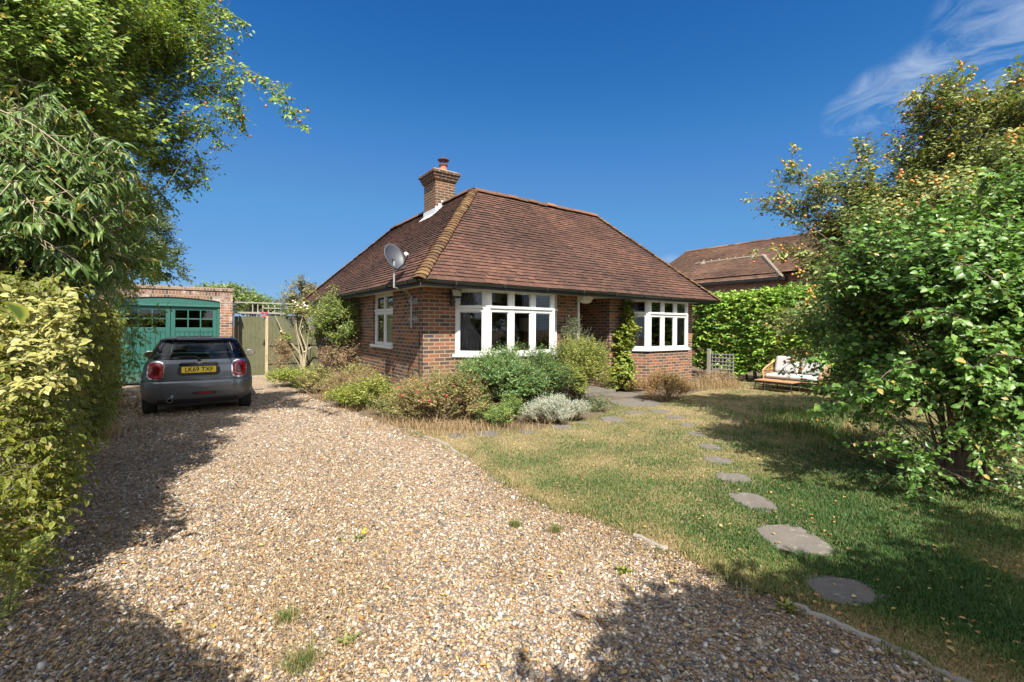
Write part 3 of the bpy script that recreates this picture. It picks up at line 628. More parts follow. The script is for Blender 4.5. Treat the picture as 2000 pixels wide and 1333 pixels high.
def side_window(v1, v0, n):
    L = v1 - v0 - .004; fm, gm, sm = MB(), MB(), MB(); e = .07; m_ = .09; lw_ = (L - 2 * e - (n - 1) * m_) / n
    frame_panel(fm, gm, (UW + .05, v1 - .002), (0, -1), L, [(e + i * (lw_ + m_), e + i * (lw_ + m_) + lw_) for i in range(n)], 1.212, 2.398, 1.98)
    fo = fm.build('side_window', M['white'], H, bevel=.004); gm.build('glazing', M['glass'], fo)
    sm.box(UW - .06, UW + .16, v0 - .05, v0 - .002, 1.172, 1.21); sm = MB(); sm.box(UW - .06, UW - .004, v0 - .06, v1 + .06, 1.15, 1.21); sm.box(UW - .002, UW + .19, v0 + .003, v1 - .003, 1.172, 1.209)
    sm.build('sill', M['white'], fo, bevel=.005)
side_window(3.66, 2.32, 2); side_window(8.75, 7.80, 2)
dm = MB(); dm.box(4.445, 5.335, VF + TH + 1.24, VF + TH + 1.29, .122, 2.098)
for z0, z1 in ((.25, .95), (1.1, 1.95)):
    for x0 in (4.53, 4.93): dm.box(x0, x0 + .32, VF + TH + 1.225, VF + TH + 1.239, z0, z1)
do_ = dm.build('front_door', M['white'], H, bevel=.006)
kn = MB(); kn.lathe([(.012, 0), (.012, .03), (.03, .04), (.03, .06), (.01, .07)], (0, 0, 0), 10, Matrix.Translation((5.26, VF + TH + 1.22, 1.05)) @ Matrix.Rotation(R(90), 4, 'X')); kn.build('door_knob', M['grey_metal'], do_, smooth=True)
pp = MB(); pp.box(4.352, 4.42, VF - .012, VF + .09, .12, 2.395); pp.build('porch_frame', M['white'], H, bevel=.005)
st_ = MB(); st_.box(4.36, 5.45, VF - .25, VF + TH + 1.15, .0, .115); st_.build('doorstep', M['flag'], H, bevel=.01)

# ---- things fixed to or standing in the bungalow (each its own thing)
def hp(o, u, v, z, rz=0): o.location = HW(u, v, z); o.rotation_euler = (0, 0, YAW + rz); return o
t = hp(empty('porch_lamp', label='oval white lamp under the porch ceiling', cat='lamp'), 4.55, .62, 2.30)
lm = MB(); lm.lathe([(.0, -.075), (.07, -.07), (.125, -.045), (.15, 0), (.15, .02)], (0, 0, .0), 20); lo = lm.build('lamp_shade', M['plastic_white'], t, smooth=True); lo.scale = (1.2, .8, 1)
lb = MB(); lb.box(-.16, .16, -.10, .10, .02, .098); lb.build('base', M['plastic_white'], t, bevel=.01)
t = hp(empty('security_light', label='small square floodlight under the eaves beside the bay window', cat='floodlight'), .98, VF - .002, 2.22)
lb = MB(); mx = Matrix.Translation((0, -.16, .06)) @ Matrix.Rotation(R(-14), 4, 'X'); lb.box(-.10, .10, -.05, .05, -.075, .065, mx); lb.box(-.112, .112, -.064, -.051, -.085, .078, mx); lb.build('lamp_housing', M['black_metal'], t, bevel=.008)
lg = MB(); lg.box(-.088, .088, -.07, -.066, -.062, .055, mx); lg.build('lens', simple('frosted_lens', (.42, .44, .40), .25, .1, 20), t)
la = MB(); la.tube([(0, -.11, .0), (0, -.03, -.07), (0, 0, -.07)], .014, 6); la.box(-.035, .035, -.06, -.001, -.14, -.05); la.lathe([(.03, 0), (.03, .04), (.015, .055)], (0, -.06, -.17), 10); la.build('bracket', M['black_metal'], t, bevel=.004)
# satellite dish
DV = 1.06
t = hp(empty('satellite_dish', label='grey satellite dish on a cranked pole at the corner of the eaves', cat='satellite dish'), 0, DV, 0)
pb_ = MB(); pb_.tube([(UW - .09, 0, 1.62), (UW - .09, 0, 2.22), (UW - .2, -.03, 2.32), (-.10, -.16, 2.37), (-.10, -.16, 2.86)], .019, 8); pb_.build('pole', M['grey_metal'], t, smooth=True)
for z in (1.78, 2.14):
    bk = MB(); bk.box(UW - .12, UW - .002, -.06, .06, z - .012, z + .012); bk.box(UW - .012, UW - .001, -.09, .09, z - .06, z + .06); bk.box(UW - .13, UW - .07, -.035, .035, z - .03, z + .03); bk.build('bracket', M['grey_metal'], t, bevel=.003)
aim = Vector((math.sin(R(128)), math.cos(R(128)), .42)).normalized()        # world direction the dish looks
aim_l = Matrix.Rotation(-YAW, 3, 'Z') @ aim; q = aim_l.to_track_quat('Z', 'Y').to_matrix().to_4x4(); mtx = Matrix.Translation((-.08, -.13, 2.95)) @ q
ds = MB(); N_ = 28; rings = []
for rr_ in np.linspace(.02, 1, 8):
    rings.append([ds.add(mtx @ Vector((.225 * rr_ * math.cos(k * 2 * math.pi / N_), .275 * rr_ * math.sin(k * 2 * math.pi / N_), .085 * (rr_ ** 2 - 1)))) for k in range(N_)])
for i in range(7):
    for k in range(N_): ds.face((rings[i][k], rings[i][(k + 1) % N_], rings[i + 1][(k + 1) % N_], rings[i + 1][k]), [(0, 0)] * 4)
ds.face(rings[0][::-1], [(0, 0)] * N_); do2 = ds.build('reflector', M['dish'], t, smooth=True); sd = do2.modifiers.new('solid', 'SOLIDIFY'); sd.thickness = .012
ar = MB(); ar.tube([mtx @ Vector((0, -.27, -.02)), mtx @ Vector((0, -.26, .18)), mtx @ Vector((0, -.16, .36))], .013, 6); ar.tube([mtx @ Vector((0, 0, -.10)), (-.10, -.16, 2.86)], .022, 6); ar.build('feed_arm', M['black_metal'], t, smooth=True)
ln = MB(); ln.tube([mtx @ Vector((0, -.17, .34)), mtx @ Vector((0, -.10, .30))], .034, 10); ln.build('receiver', M['plastic_white'], t, smooth=True)
cb = MB(); cb.tube([HW(UW - .012, .86, .05), HW(UW - .012, .86, 1.55)], .009, 5); tag(cb.build('wall_cable', M['black_metal'], None), 'thin black cable running down the brick wall near the corner', 'cable')
# indoors
def curtain(x0, y0, x1, y1, z0, z1, mat, label, pull=.0, seed=1):
    mb = MB(); n = 40; m = 14; idx = []
    for j in range(m + 1):
        row = []; q = j / m; z = z1 + (z0 - z1) * q; sq = 1 - pull * math.sin(min(1, q * 1.25) * math.pi / 1.0) * (1 if q < .8 else 1)
        for i in range(n + 1):
            s_ = i / n * sq; row.append(mb.add(HW(x0 + (x1 - x0) * s_ + .022 * math.sin(i * 1.35), y0 + (y1 - y0) * s_ + .028 * math.sin(i * 1.35 + .7), z)))
        idx.append(row)
    for j in range(m):
        for i in range(n): mb.face((idx[j][i], idx[j][i + 1], idx[j + 1][i + 1], idx[j + 1][i]), [(0, 0)] * 4)
    o = mb.build('curtain', mat, None, smooth=True); tag(o, label, 'curtain'); sd = o.modifiers.new('solid', 'SOLIDIFY'); sd.thickness = .004
curtain(1.16, .82, 1.62, .42, 1.12, 2.36, M['curtain'], 'grey curtain tied back inside the bay window nearest the drive', .55)
curtain(6.10, .78, 6.38, .52, 1.12, 2.36, M['curtain_lilac'], 'lilac curtain inside the smaller bay, beside the climbing vine', .1)
curtain(7.80, .38, 8.10, .36, 1.12, 2.36, M['curtain'], 'pale grey curtain at the far end of the smaller bay', .1)
curtain(.72, 3.60, .72, 2.95, 1.2, 2.36, M['curtain'], 'pale net curtain behind the two light window on the drive side', .0)
t = hp(empty('pendant_lamp', label='copper coloured pendant lampshade hanging behind the bay window glass', cat='lamp'), 3.15, 1.15, 0)
pl = MB(); pl.lathe([(.03, 2.30), (.10, 2.27), (.155, 2.20), (.165, 2.14), (.15, 2.09)], (0, 0, 0), 18); pl.build('lamp_shade', M['terracotta'], t, smooth=True); pl = MB(); pl.tube([(0, 0, 2.29), (0, 0, 2.395)], .006, 5); pl.build('cord', M['black_metal'], t)
t = hp(empty('table_lamp', label='table lamp with a cream drum shade inside the larger bay', cat='lamp'), 3.28, 1.35, 0)
tl_ = MB(); tl_.lathe([(.17, 1.55), (.14, 1.86)], (0, 0, 0), 20); tl_.build('lamp_shade', M['lamp_cloth'], t, smooth=True); tl_ = MB(); tl_.lathe([(.09, 1.10), (.09, 1.13), (.03, 1.16), (.03, 1.545)], (0, 0, 0), 14); tl_.build('lamp_base', M['terracotta'], t, smooth=True)
for u, lab in ((6.62, 'red upholstered chair in the smaller bay, nearer the vine'), (7.18, 'red upholstered chair in the smaller bay, nearer the house corner')):
    t = hp(empty('red_chair', label=lab, cat='chair', group='red chairs in the bay window'), u, .60, .1)
    s_ = MB(); s_.box(-.22, .22, -.18, .22, .40, .47); s_.build('seat', M['red_cloth'], t, bevel=.03); s_ = MB(); s_.box(-.2, .2, -.2, -.13, .48, 1.24); s_.build('backrest', M['red_cloth'], t, bevel=.03)
    for sx in (-.19, .19):
        for sy in (-.16, .18): l_ = MB(); l_.box(sx - .018, sx + .018, sy - .018, sy + .018, .0, .398); l_.build('leg', M['interior_floor'], t)

# ------------------------------------------------------------------ garage
GA = R(33); G0 = (-10.12, 11.89)
GR = empty('garage', (G0[0], G0[1], 0), GA, 'old brick garage with peeling green double doors and a brick coping', 'garage')
M['green'] = None
def green_paint():
    t = NT('green_door_paint'); p = t.obj(); st = t.noise(4, 6, .7, p); wear = t.ramp(t.noise(22, 6, .75, p), [(.63, (0, 0, 0)), (.73, (1, 1, 1))])
    c = t.mix(st, (.008, .072, .058), (.022, .135, .108)); gr_ = t.noise(2.0, 6, .7, t.n('ShaderNodeMapping', {'Vector': p, 'Scale': (30, 30, 1.0)}).outputs[0]); c = t.mix(t.math('MULTIPLY', gr_, .55), c, (.004, .04, .034)); c = t.mix(t.math('MULTIPLY', wear, .6), c, (.20, .25, .20)); lowz = t.n('ShaderNodeMapRange', {0: t.n('ShaderNodeSeparateXYZ', {0: p}).outputs[2], 1: .45, 2: .0}).outputs[0]; c = t.mix(t.math('MULTIPLY', t.math('MULTIPLY', lowz, t.noise(9, 5, .7, p), True), .9), c, (.11, .085, .055)); return t.done(t.bsdf(c, .5, t.bump(wear, .3, .003)))
M['green'] = green_paint()
gm_ = MB()
wall_panel(gm_, (-.75, 0), (1, 0), 3.0, 0, 2.28, [(.40, 2.69, -1, 2.28)], .22)
wall_panel(gm_, (-.75, 5.2), (0, -1), 4.98, 0, 2.62, [], .22); wall_panel(gm_, (2.25, .22), (0, 1), 4.98, 0, 2.62, [], .22); wall_panel(gm_, (2.03, 5.2), (-1, 0), 2.56, 0, 2.62, [], .22)
gm_.build('wall', M['brick_garage'], GR)
ga = MB(); n = 16                              # segmental brick arch over the doors
xs = np.linspace(-.35, 1.94, n + 1); arc = lambda x: 2.32 + .09 * (1 - ((x - .795) / 1.145) ** 2)
for i in range(n):
    x0, x1 = xs[i], xs[i + 1]; z0, z1 = arc(x0), arc(x1)
    ga.poly([(x0, -.001, z0), (x1, -.001, z1), (x1, -.001, 2.62), (x0, -.001, 2.62)], [(x0, z0), (x1, z1), (x1, 2.62), (x0, 2.62)]); ga.poly([(x0, .219, z0), (x1, .219, z1), (x1, -.001, z1), (x0, -.001, z0)])
ga.poly([(-.75, -.001, 2.281), (-.35, -.001, 2.281), (-.35, -.001, 2.62), (-.75, -.001, 2.62)], [(-.75, 2.28), (-.35, 2.28), (-.35, 2.62), (-.75, 2.62)])
ga.poly([(1.94, -.001, 2.281), (2.25, -.001, 2.281), (2.25, -.001, 2.62), (1.94, -.001, 2.62)], [(1.94, 2.28), (2.25, 2.28), (2.25, 2.62), (1.94, 2.62)])
ga.poly([(2.249, -.001, 2.281), (2.249, .219, 2.281), (2.249, .219, 2.62), (2.249, -.001, 2.62)])
ga.build('brick_arch', M['brick_soldier'], GR)
gc = MB(); gc.box(-.78, 2.28, -.03, .25, 2.621, 2.72); gc.build('coping', M['brick_cap'], GR, bevel=.006)
gf = MB(); gf.box(-.55, 2.05, .25, 5.1, 2.50, 2.56); gf.build('flat_roof', M['fascia'], GR)
gl = MB(); n = 12; xs = np.linspace(-.345, 1.935, n + 1)
for i in range(n):
    x0, x1 = xs[i], xs[i + 1]; gl.poly([(x0, .035, 2.19), (x1, .035, 2.19), (x1, .035, arc(x1) - .002), (x0, .035, arc(x0) - .002)])
gl.box(-.345, 1.935, -.035, .10, 2.15, 2.19); gl.box(-.347, -.285, .0, .11, .02, 2.149); gl.box(1.875, 1.937, .0, .11, .02, 2.149); gl.build('door_frame', M['green'], GR, bevel=.004)
def gdoor(x0, x1):
    mb = MB(); W = x1 - x0; mb.box(x0, x0 + .10, .03, .075, .05, 2.14); mb.box(x1 - .10, x1, .03, .075, .05, 2.14)
    for z0, z1 in ((2.05, 2.138), (1.44, 1.56), (.05, .20)): mb.box(x0 + .101, x1 - .101, .032, .073, z0, z1)
    k = int((W - .2) / .105); bw = (W - .204) / k
    for i in range(k): mb.box(x0 + .102 + i * bw + .003, x0 + .102 + (i + 1) * bw - .003, .042, .065, .201, 1.439)
    ww = (W - .2) / 3
    for i in (1, 2): mb.box(x0 + .10 + i * ww - .016, x0 + .10 + i * ww + .016, .036, .07, 1.561, 2.049)
    for i in range(3): mb.box(x0 + .10 + i * ww + (.017 if i else .001), x0 + .10 + (i + 1) * ww - (.017 if i < 2 else .001), .038, .068, 1.79, 1.82)
    o = mb.build('door', M['green'], GR, bevel=.004); g_ = MB(); g_.poly([(x0 + .09, .053, 1.55), (x1 - .09, .053, 1.55), (x1 - .09, .053, 2.06), (x0 + .09, .053, 2.06)]); g_.build('glazing', M['glass_dark'], o)
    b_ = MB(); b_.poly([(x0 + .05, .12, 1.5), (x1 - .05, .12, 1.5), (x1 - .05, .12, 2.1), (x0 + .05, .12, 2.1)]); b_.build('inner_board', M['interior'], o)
    return o
gdoor(-.28, .79); d2 = gdoor(.80, 1.87)
hn = MB(); hn.box(.845, .875, .0, .029, 1.10, 1.26); hn.build('handle', M['black_metal'], d2)

# ------------------------------------------------------------------ gate and fence beside the garage
GG = (-8.31, 14.08)
def gp(x, y=0.0, z=0.0): return (GG[0] + x * math.cos(GA) - y * math.sin(GA), GG[1] + x * math.sin(GA) + y * math.cos(GA), z)
def greened():
    t = NT('weathered_green_timber'); p = t.obj(); mp_ = t.n('ShaderNodeMapping', {'Vector': p, 'Scale': (14, 14, 1.2)}); g_ = t.noise(3, 6, .7, mp_.outputs[0]); st = t.noise(1.5, 5, .7, p)
    c = t.mix(g_, (.045, .052, .022), (.125, .125, .060)); c = t.mix(t.ramp(st, [(.45, (0, 0, 0)), (.75, (.6, .6, .6))]), c, (.15, .14, .095)); return t.done(t.bsdf(c, .85, t.bump(g_, .5, .004)))
M['gate'] = greened(); M['pale_wood'] = simple('bleached_timber', (.36, .29, .19), .9, .3, 16); M['grey_wood'] = simple('grey_timber', (.25, .24, .215), .9, .3, 14)
t = empty('garden_gate', gp(0), GA, 'weathered green boarded gate between the garage and a pale post', 'gate')
gb = MB(); x = -.40
while x < .44:
    gb.box(x, min(x + .115, .46) - .005, random.uniform(0, .006), .025, .05, 1.92); x += .115
gb.box(-.40, .46, .026, .06, .25, .37); gb.box(-.40, .46, .026, .06, 1.62, 1.74); gb.build('board_panel', M['gate'], t, bevel=.003)
gb = MB(); gb.box(-.56, -.42, -.03, .08, 0, 2.0); gb.build('post', M['gate'], t, bevel=.008)
gb = MB(); gb.box(-.385, -.375, -.012, -.001, .1, 1.9); gb.build('cover_strip', M['pale_wood'], t)
gb = MB(); gb.box(.40, .44, -.03, -.001, 1.02, 1.18); gb.tube([(.42, -.03, 1.1), (.42, -.06, 1.1), (.36, -.06, 1.1)], .012, 6); gb.build('latch', M['black_metal'], t)
t = empty('fence_panel', gp(.48), GA, 'green boarded fence panel with a sloping end behind the climbing rose', 'fence')
gb = MB(); x = .06
while x < 1.5:
    topz = 1.96 if x < 1.10 else 1.96 - (x - 1.10) / .4 * .95
    topz2 = 1.96 if x + .115 < 1.10 else 1.96 - (x + .115 - 1.10) / .4 * .95; y0 = random.uniform(0, .006)
    i0 = len(gb.v); gb.prism([(x, y0), (x + .11, y0), (x + .11, .025), (x, .025)], .05, 2.0)
    for q, zz in zip(range(4), (topz, topz2, topz2, topz)): gb.v[i0 + 4 + q] = (*gb.v[i0 + 4 + q][:2], zz)
    x += .115
gb.build('board_panel', M['gate'], t, bevel=.003); gb = MB(); gb.box(.06, 1.50, -.035, -.001, .99, 1.035); gb.box(.06, 1.2, -.035, -.001, .40, .445); gb.build('rail', M['gate'], t, bevel=.004)
gb = MB(); gb.box(-.03, .055, -.04, .06, 0, 1.94); gb.build('post', M['pale_wood'], t, bevel=.008)
t = empty('trellis_rail', gp(0), GA, 'grey trellis rails with bunting bows along the top of the gate', 'trellis')
gb = MB(); gb.box(-.56, 1.66, -.05, .0, 2.005, 2.06); gb.build('top_board', M['grey_wood'], t, bevel=.004)
gb = MB(); gb.box(-.55, 1.55, -.03, -.005, 2.335, 2.375); gb.box(.35, 1.5, -.028, -.007, 2.18, 2.21); gb.build('rail', M['grey_wood'], t)
for x in (-.54, .08, .22, .36, .52, .70, .95, 1.2, 1.45): gb = MB(); gb.box(x, x + .028, -.003, .02, 2.062, 2.334); gb.build('upright', M['grey_wood'], t)
M['red_bow'] = simple('red_bow', (.45, .02, .05), .7, .2, 20)
for x, z, m_ in ((-.50, 2.37, 'red_bow'), (-.50, 2.03, 'plastic_white'), (.42, 2.03, 'red_bow')):
    gb = MB()
    for sx in (-1, 1): gb.poly([(x, -.058, z), (x + sx * .09, -.07, z + .055), (x + sx * .10, -.065, z - .035)]); gb.poly([(x, -.06, z), (x + sx * .05, -.065, z - .14), (x + sx * .02, -.065, z - .15)])
    gb.build('bow', M[m_], t)
gb = MB(); gb.box(-.42, .48, -.02, .09, 0, .045); tag(gb.build('gate_sill', M['concrete'], t), None)
t.children[-1].location = (0, 0, 0)
# dark store behind the end of the fence

# ------------------------------------------------------------------ car (y forward, origin on the ground under the rear axle)
def car_paint():
    t = NT('grey_car_paint'); fl_ = t.noise(900, 2, .5); c = t.mix(fl_, (.085, .093, .108), (.135, .146, .166)); dust = t.noise(4, 5, .6)
    c = t.mix(t.math('MULTIPLY', dust, .12), c, (.22, .20, .17)); b = t.bsdf(c, .38, Metallic=.55); b.node.inputs['Coat Weight'].default_value = .8; b.node.inputs['Coat Roughness'].default_value = .06; return t.done(b)
M['car_paint'] = car_paint()
M['gloss_black'] = simple('gloss_black_trim', (.012, .012, .014), .12, .2, 10)
M['matt_black'] = simple('matt_black_plastic', (.022, .022, .024), .65, .3, 30)
M['tyre'] = simple('tyre_rubber', (.020, .020, .021), .8, .3, 40, bump=.3)
M['chrome'] = simple('chrome', (.75, .76, .78), .12, .03, 10, metallic=1.0)
M['alloy'] = simple('alloy_rim', (.35, .36, .37), .3, .1, 10, metallic=.9)
def lens_red():
    t = NT('red_lamp_lens'); n_ = t.n('ShaderNodeTexVoronoi', {'Scale': 26.0, 'Vector': t.obj()}); c = t.mix(n_.outputs['Distance'], (.20, .004, .006), (.42, .012, .018)); b = t.bsdf(c, .12); b.node.inputs['Coat Weight'].default_value = 1.0; return t.done(b)
M['red_lens'] = lens_red()
M['plate'] = simple('yellow_number_plate', (.80, .55, .02), .35, .04, 20)
CARH = R(33.5); c0 = np.array(G(293, 808)); c1 = np.array(G(478, 793)); CO = (c0 + c1) / 2
CO = CO + np.array([-math.sin(CARH), math.cos(CARH)]) * .0
CAR = empty('hatchback_car', (CO[0], CO[1], 0), CARH, 'dark grey hatchback parked nose in before the green garage doors', 'car')
NY, NC, NX = 26, 9, 20
def outline(yb, yf, hw, rc, fc, bulge=.0):
    """plan outline, counter-clockwise from rear centre going right: rear edge, corner, side, corner, front ... closed"""
    half = []
    for k in range(NX): x = (hw - rc) * k / NX; half.append((x, yb + bulge * (x / hw) ** 2))
    for k in range(NC): a_ = -math.pi / 2 + math.pi / 2 * k / NC; half.append((hw - rc + rc * math.cos(a_), yb + bulge * .75 + rc + rc * math.sin(a_) - 0))
    y0, y1 = yb + bulge * .75 + rc, yf - fc
    for k in range(NY): half.append((hw, y0 + (y1 - y0) * k / NY))
    for k in range(NC): a_ = math.pi / 2 * k / NC; half.append((hw - fc * .8 + fc * .8 * math.cos(a_), yf - fc + fc * math.sin(a_)))
    for k in range(NX + 1): half.append(((hw - fc * .8) * (1 - k / NX), yf))
    n = len(half); left = [(-x, y) for x, y in half[1:-1]][::-1]
    return half + left
SL = [  # z, rear y, front y, half width, rear corner r, front corner r, rear bulge
 (.20, -.46, 3.16, .74, .30, .5, .05), (.25, -.54, 3.26, .80, .30, .5, .06), (.32, -.595, 3.33, .845, .30, .5, .06), (.42, -.620, 3.36, .862, .30, .5, .06), (.54, -.622, 3.36, .864, .30, .5, .06),
 (.595, -.612, 3.35, .864, .30, .5, .06), (.622, -.585, 3.345, .862, .30, .5, .06), (.63, -.548, 3.34, .860, .29, .5, .06), (.70, -.540, 3.33, .856, .29, .5, .06), (.80, -.522, 3.28, .846, .29, .5, .06), (.88, -.502, 3.2, .832, .29, .5, .06),
 (.93, -.482, 3.0, .818, .29, .5, .06), (.97, -.452, 2.6, .800, .29, .5, .06), (1.00, -.430, 2.10, .785, .29, .5, .06)]
GS = [(1.004, -.425, 2.05, .780, .28, .5, .06), (1.08, -.388, 1.90, .752, .27, .45, .06), (1.18, -.335, 1.69, .712, .26, .42, .055), (1.27, -.282, 1.50, .668, .25, .40, .05), (1.335, -.240, 1.34, .628, .24, .38, .05)]
RS_ = [(1.337, -.262, 1.335, .630, .24, .38, .05), (1.365, -.30, 1.27, .600, .22, .36, .05), (1.385, -.28, 1.20, .565, .22, .34, .05), (1.40, -.15, 1.08, .50, .2, .3, .03), (1.41, .1, .9, .38, .15, .25, .02), (1.413, .3, .7, .2, .08, .1, .01)]
def interp(S, m):
    z = np.array([s[0] for s in S]); A = np.array(S); k = np.linspace(0, len(S) - 1, (len(S) - 1) * m + 1); return [tuple(np.interp(kk, range(len(S)), A[:, c]) for c in range(7)) for kk in k]
def loft(mb, S, cap0=True, cap1=True, skip=None):
    rings = [[mb.add((x, y, s[0])) for x, y in outline(*s[1:6], s[6])] for s in S]; n = len(rings[0])
    for i in range(len(rings) - 1):
        for k in range(n):
            if skip and skip(i, k, n): continue
            mb.face((rings[i][k], rings[i][(k + 1) % n], rings[i + 1][(k + 1) % n], rings[i + 1][k]), [(0, 0)] * 4)
    if cap0: mb.face(rings[0][::-1], [(0, 0)] * n)
    if cap1: mb.face(rings[-1], [(0, 0)] * n)
bm_ = MB(); loft(bm_, interp(SL, 3)); body = bm_.build('body', M['car_paint'], CAR, smooth=True)
# cut the wheel arches and the cabin tub, then drop the cutters
cut = []
for y in (0, 2.567):
    for sx in (-1, 1):
        mb = MB(); mb.lathe([(.335, 0), (.335, .30)], (0, 0, 0), 32, Matrix.Translation((sx * .60 if sx > 0 else -.60 - .30, y, .30)) @ Matrix.Rotation(R(90), 4, 'Y')); cut.append(mb.build('cutter', None, None))
mb = MB(); mb.box(-.66, .66, -.22, 1.75, .42, 1.2); cut.append(mb.build('cutter', None, None))
for c_ in cut:
    c_.matrix_world = Matrix.Translation((CO[0], CO[1], 0)) @ Matrix.Rotation(CARH, 4, 'Z'); mo = body.modifiers.new('cut', 'BOOLEAN'); mo.object = c_; mo.operation = 'DIFFERENCE'; mo.solver = 'EXACT'
bpy.context.view_layer.update()
dg = bpy.context.evaluated_depsgraph_get(); nm = bpy.data.meshes.new_from_object(body.evaluated_get(dg)); body.modifiers.clear(); old = body.data; body.data = nm; nm.name = 'body'; bpy.data.meshes.remove(old)
for c_ in cut: me_ = c_.data; bpy.data.objects.remove(c_); bpy.data.meshes.remove(me_)
nm.materials.clear(); nm.materials.append(M['car_paint']); nm.polygons.foreach_set('use_smooth', np.ones(len(nm.polygons), dtype=bool)); nm.set_sharp_from_angle(angle=R(35))
N1 = NX; N2 = NX + NC; N3 = N2 + NY; N4 = N3 + NC; NT_ = 2 * (N4 + NX)
def seg(k):
    k = k if k < NT_ / 2 else NT_ - 1 - k
    return 'rear' if k < N1 + 5 else ('rq' if k < N2 + 2 else ('side' if k < N3 - 3 else ('fq' if k < N4 - 3 else 'front')))
GI = interp(GS, 4)
wrow = lambda i: True
def keep_pillar(i, k, n):
    sg = seg(k)
    if sg in ('rear', 'front'): return 0 < i < len(GI) - 2
    if sg == 'side': kk = k if k < n / 2 else n - 1 - k; return 0 < i < len(GI) - 2 and abs(kk - (N2 + 13)) > 0
    return False
pm = MB(); loft(pm, GI, False, False, keep_pillar); pm.build('pillar', M['gloss_black'], CAR, smooth=True)
def pane(name, test):
    mb = MB(); S = [(z, yb + .006, yf - .006, hw - .006, rc, fc, bu) for z, yb, yf, hw, rc, fc, bu in GI]
    loft(mb, S, False, False, lambda i, k, n: not test(i, k, n)); mb.build(name, M['glass_car'], CAR, smooth=True)
pane('rear_window', lambda i, k, n: seg(k) == 'rear'); pane('windscreen', lambda i, k, n: seg(k) == 'front')
pane('side_window', lambda i, k, n: seg(k) == 'side' and k < n / 2); pane('side_window', lambda i, k, n: seg(k) == 'side' and k >= n / 2)
pm = MB(); loft(pm, interp(RS_, 3), True, True); pm.build('roof', simple('dark_roof_paint', (.03, .032, .038), .15, .1, 10, metallic=.3), CAR, smooth=True)
def strip(mb, x0, x1, z0, z1, yfun, th=.012, n=16, rnd_=.0):
    """slab following the rear of the car; yfun(x, z) is the surface"""
    rows = []
    for j in range(13):
        z = z0 + (z1 - z0) * j / 12; q_ = max(0, (abs(j - 6) / 6 * (z1 - z0) / 2 - ((z1 - z0) / 2 - min(rnd_, (z1 - z0) / 2))) / max(1e-6, min(rnd_, (z1 - z0) / 2))); ins = rnd_ * (1 - math.sqrt(max(0, 1 - q_ ** 2)))
        rows.append([(x0 + ins + (x1 - x0 - 2 * ins) * i / n, z) for i in range(n + 1)])
    F_ = [[mb.add((x, yfun(x, z) - th, z)) for x, z in r] for r in rows]; B_ = [[mb.add((x, yfun(x, z) + .02, z)) for x, z in r] for r in rows]
    for j in range(12):
        for i in range(n): mb.face((F_[j][i], F_[j][i + 1], F_[j + 1][i + 1], F_[j + 1][i]), [(0, 0)] * 4)
    edge = [(0, i) for i in range(n + 1)] + [(j, n) for j in range(1, 13)] + [(12, i) for i in range(n - 1, -1, -1)] + [(j, 0) for j in range(11, 0, -1)]
    for q in range(len(edge)):
        (a_, b_), (c_, d_) = edge[q], edge[(q + 1) % len(edge)]; mb.face((B_[a_][b_], B_[c_][d_], F_[c_][d_], F_[a_][b_]), [(0, 0)] * 4)
SLA = np.array(SL + GS)
def rear_y(x, z):
    row = [np.interp(z, SLA[:, 0], SLA[:, c]) for c in range(7)]; yb, hw, rc, bu = row[1], row[3], row[4], row[6]; x = abs(x)
    if x < hw - rc: return yb + bu * (x / hw) ** 2
    q = min((x - (hw - rc)) / rc, 1.0); return yb + bu * .75 + rc - rc * math.sqrt(max(0, 1 - q * q))
for sx in (-1, 1):
    xa, xb = sorted((sx * .525, sx * .745))
    mb = MB(); strip(mb, xa, xb, .675, .965, rear_y, .016, 14, .075); li = mb.build('tail_light', M['red_lens'], CAR, smooth=True)
    mb = MB(); strip(mb, xa - .018, xb + .018, .655, .985, rear_y, .009, 14, .088); mb.build('chrome_ring', M['chrome'], li, smooth=True)
    mb = MB(); strip(mb, xa + .055, xb - .055, .735, .905, rear_y, .0185, 8, .05); mb.build('lamp_core', simple('dark_red_lens', (.10, .003, .004), .15, .2, 30), li, smooth=True)
for x0, x1, z0, z1 in ((-.60, .60, .6405, .6445), (-.503, -.499, .645, .99), (.499, .503, .645, .99)):
    mb = MB(); strip(mb, x0, x1, z0, z1, rear_y, .0015, 24 if x1 - x0 > .1 else 2); mb.build('shut_line', M['matt_black'], CAR)
mb = MB(); strip(mb, -.30, .30, .885, .955, rear_y, .03, 20, .05); hd = mb.build('tailgate_handle', M['gloss_black'], CAR, smooth=True)
mb = MB(); strip(mb, -.325, .325, .715, .884, rear_y, .003, 20, .06); mb.build('plate_recess', M['matt_black'], CAR, smooth=True)
mb = MB(); yp = rear_y(0, .82) - .012; pmx = Matrix.Translation((0, yp, .822)) @ Matrix.Rotation(R(-10), 4, 'X'); mb.box(-.262, .262, -.008, .0, -.058, .058, pmx); pl_ = mb.build('number_plate', M['plate'], CAR, bevel=.004)
tc_ = bpy.data.curves.new('plate_lettering', 'FONT'); tc_.body = 'LK69 TXF'; tc_.align_x = 'CENTER'; tc_.align_y = 'CENTER'; tc_.size = .108; tc_.extrude = .0008; tc_.space_character = 1.02; tc_.offset = .0022
tmp_ = bpy.data.objects.new('tmp', tc_); COL.objects.link(tmp_); bpy.context.view_layer.update(); tme = bpy.data.meshes.new_from_object(tmp_.evaluated_get(bpy.context.evaluated_depsgraph_get())); bpy.data.objects.remove(tmp_); bpy.data.curves.remove(tc_)
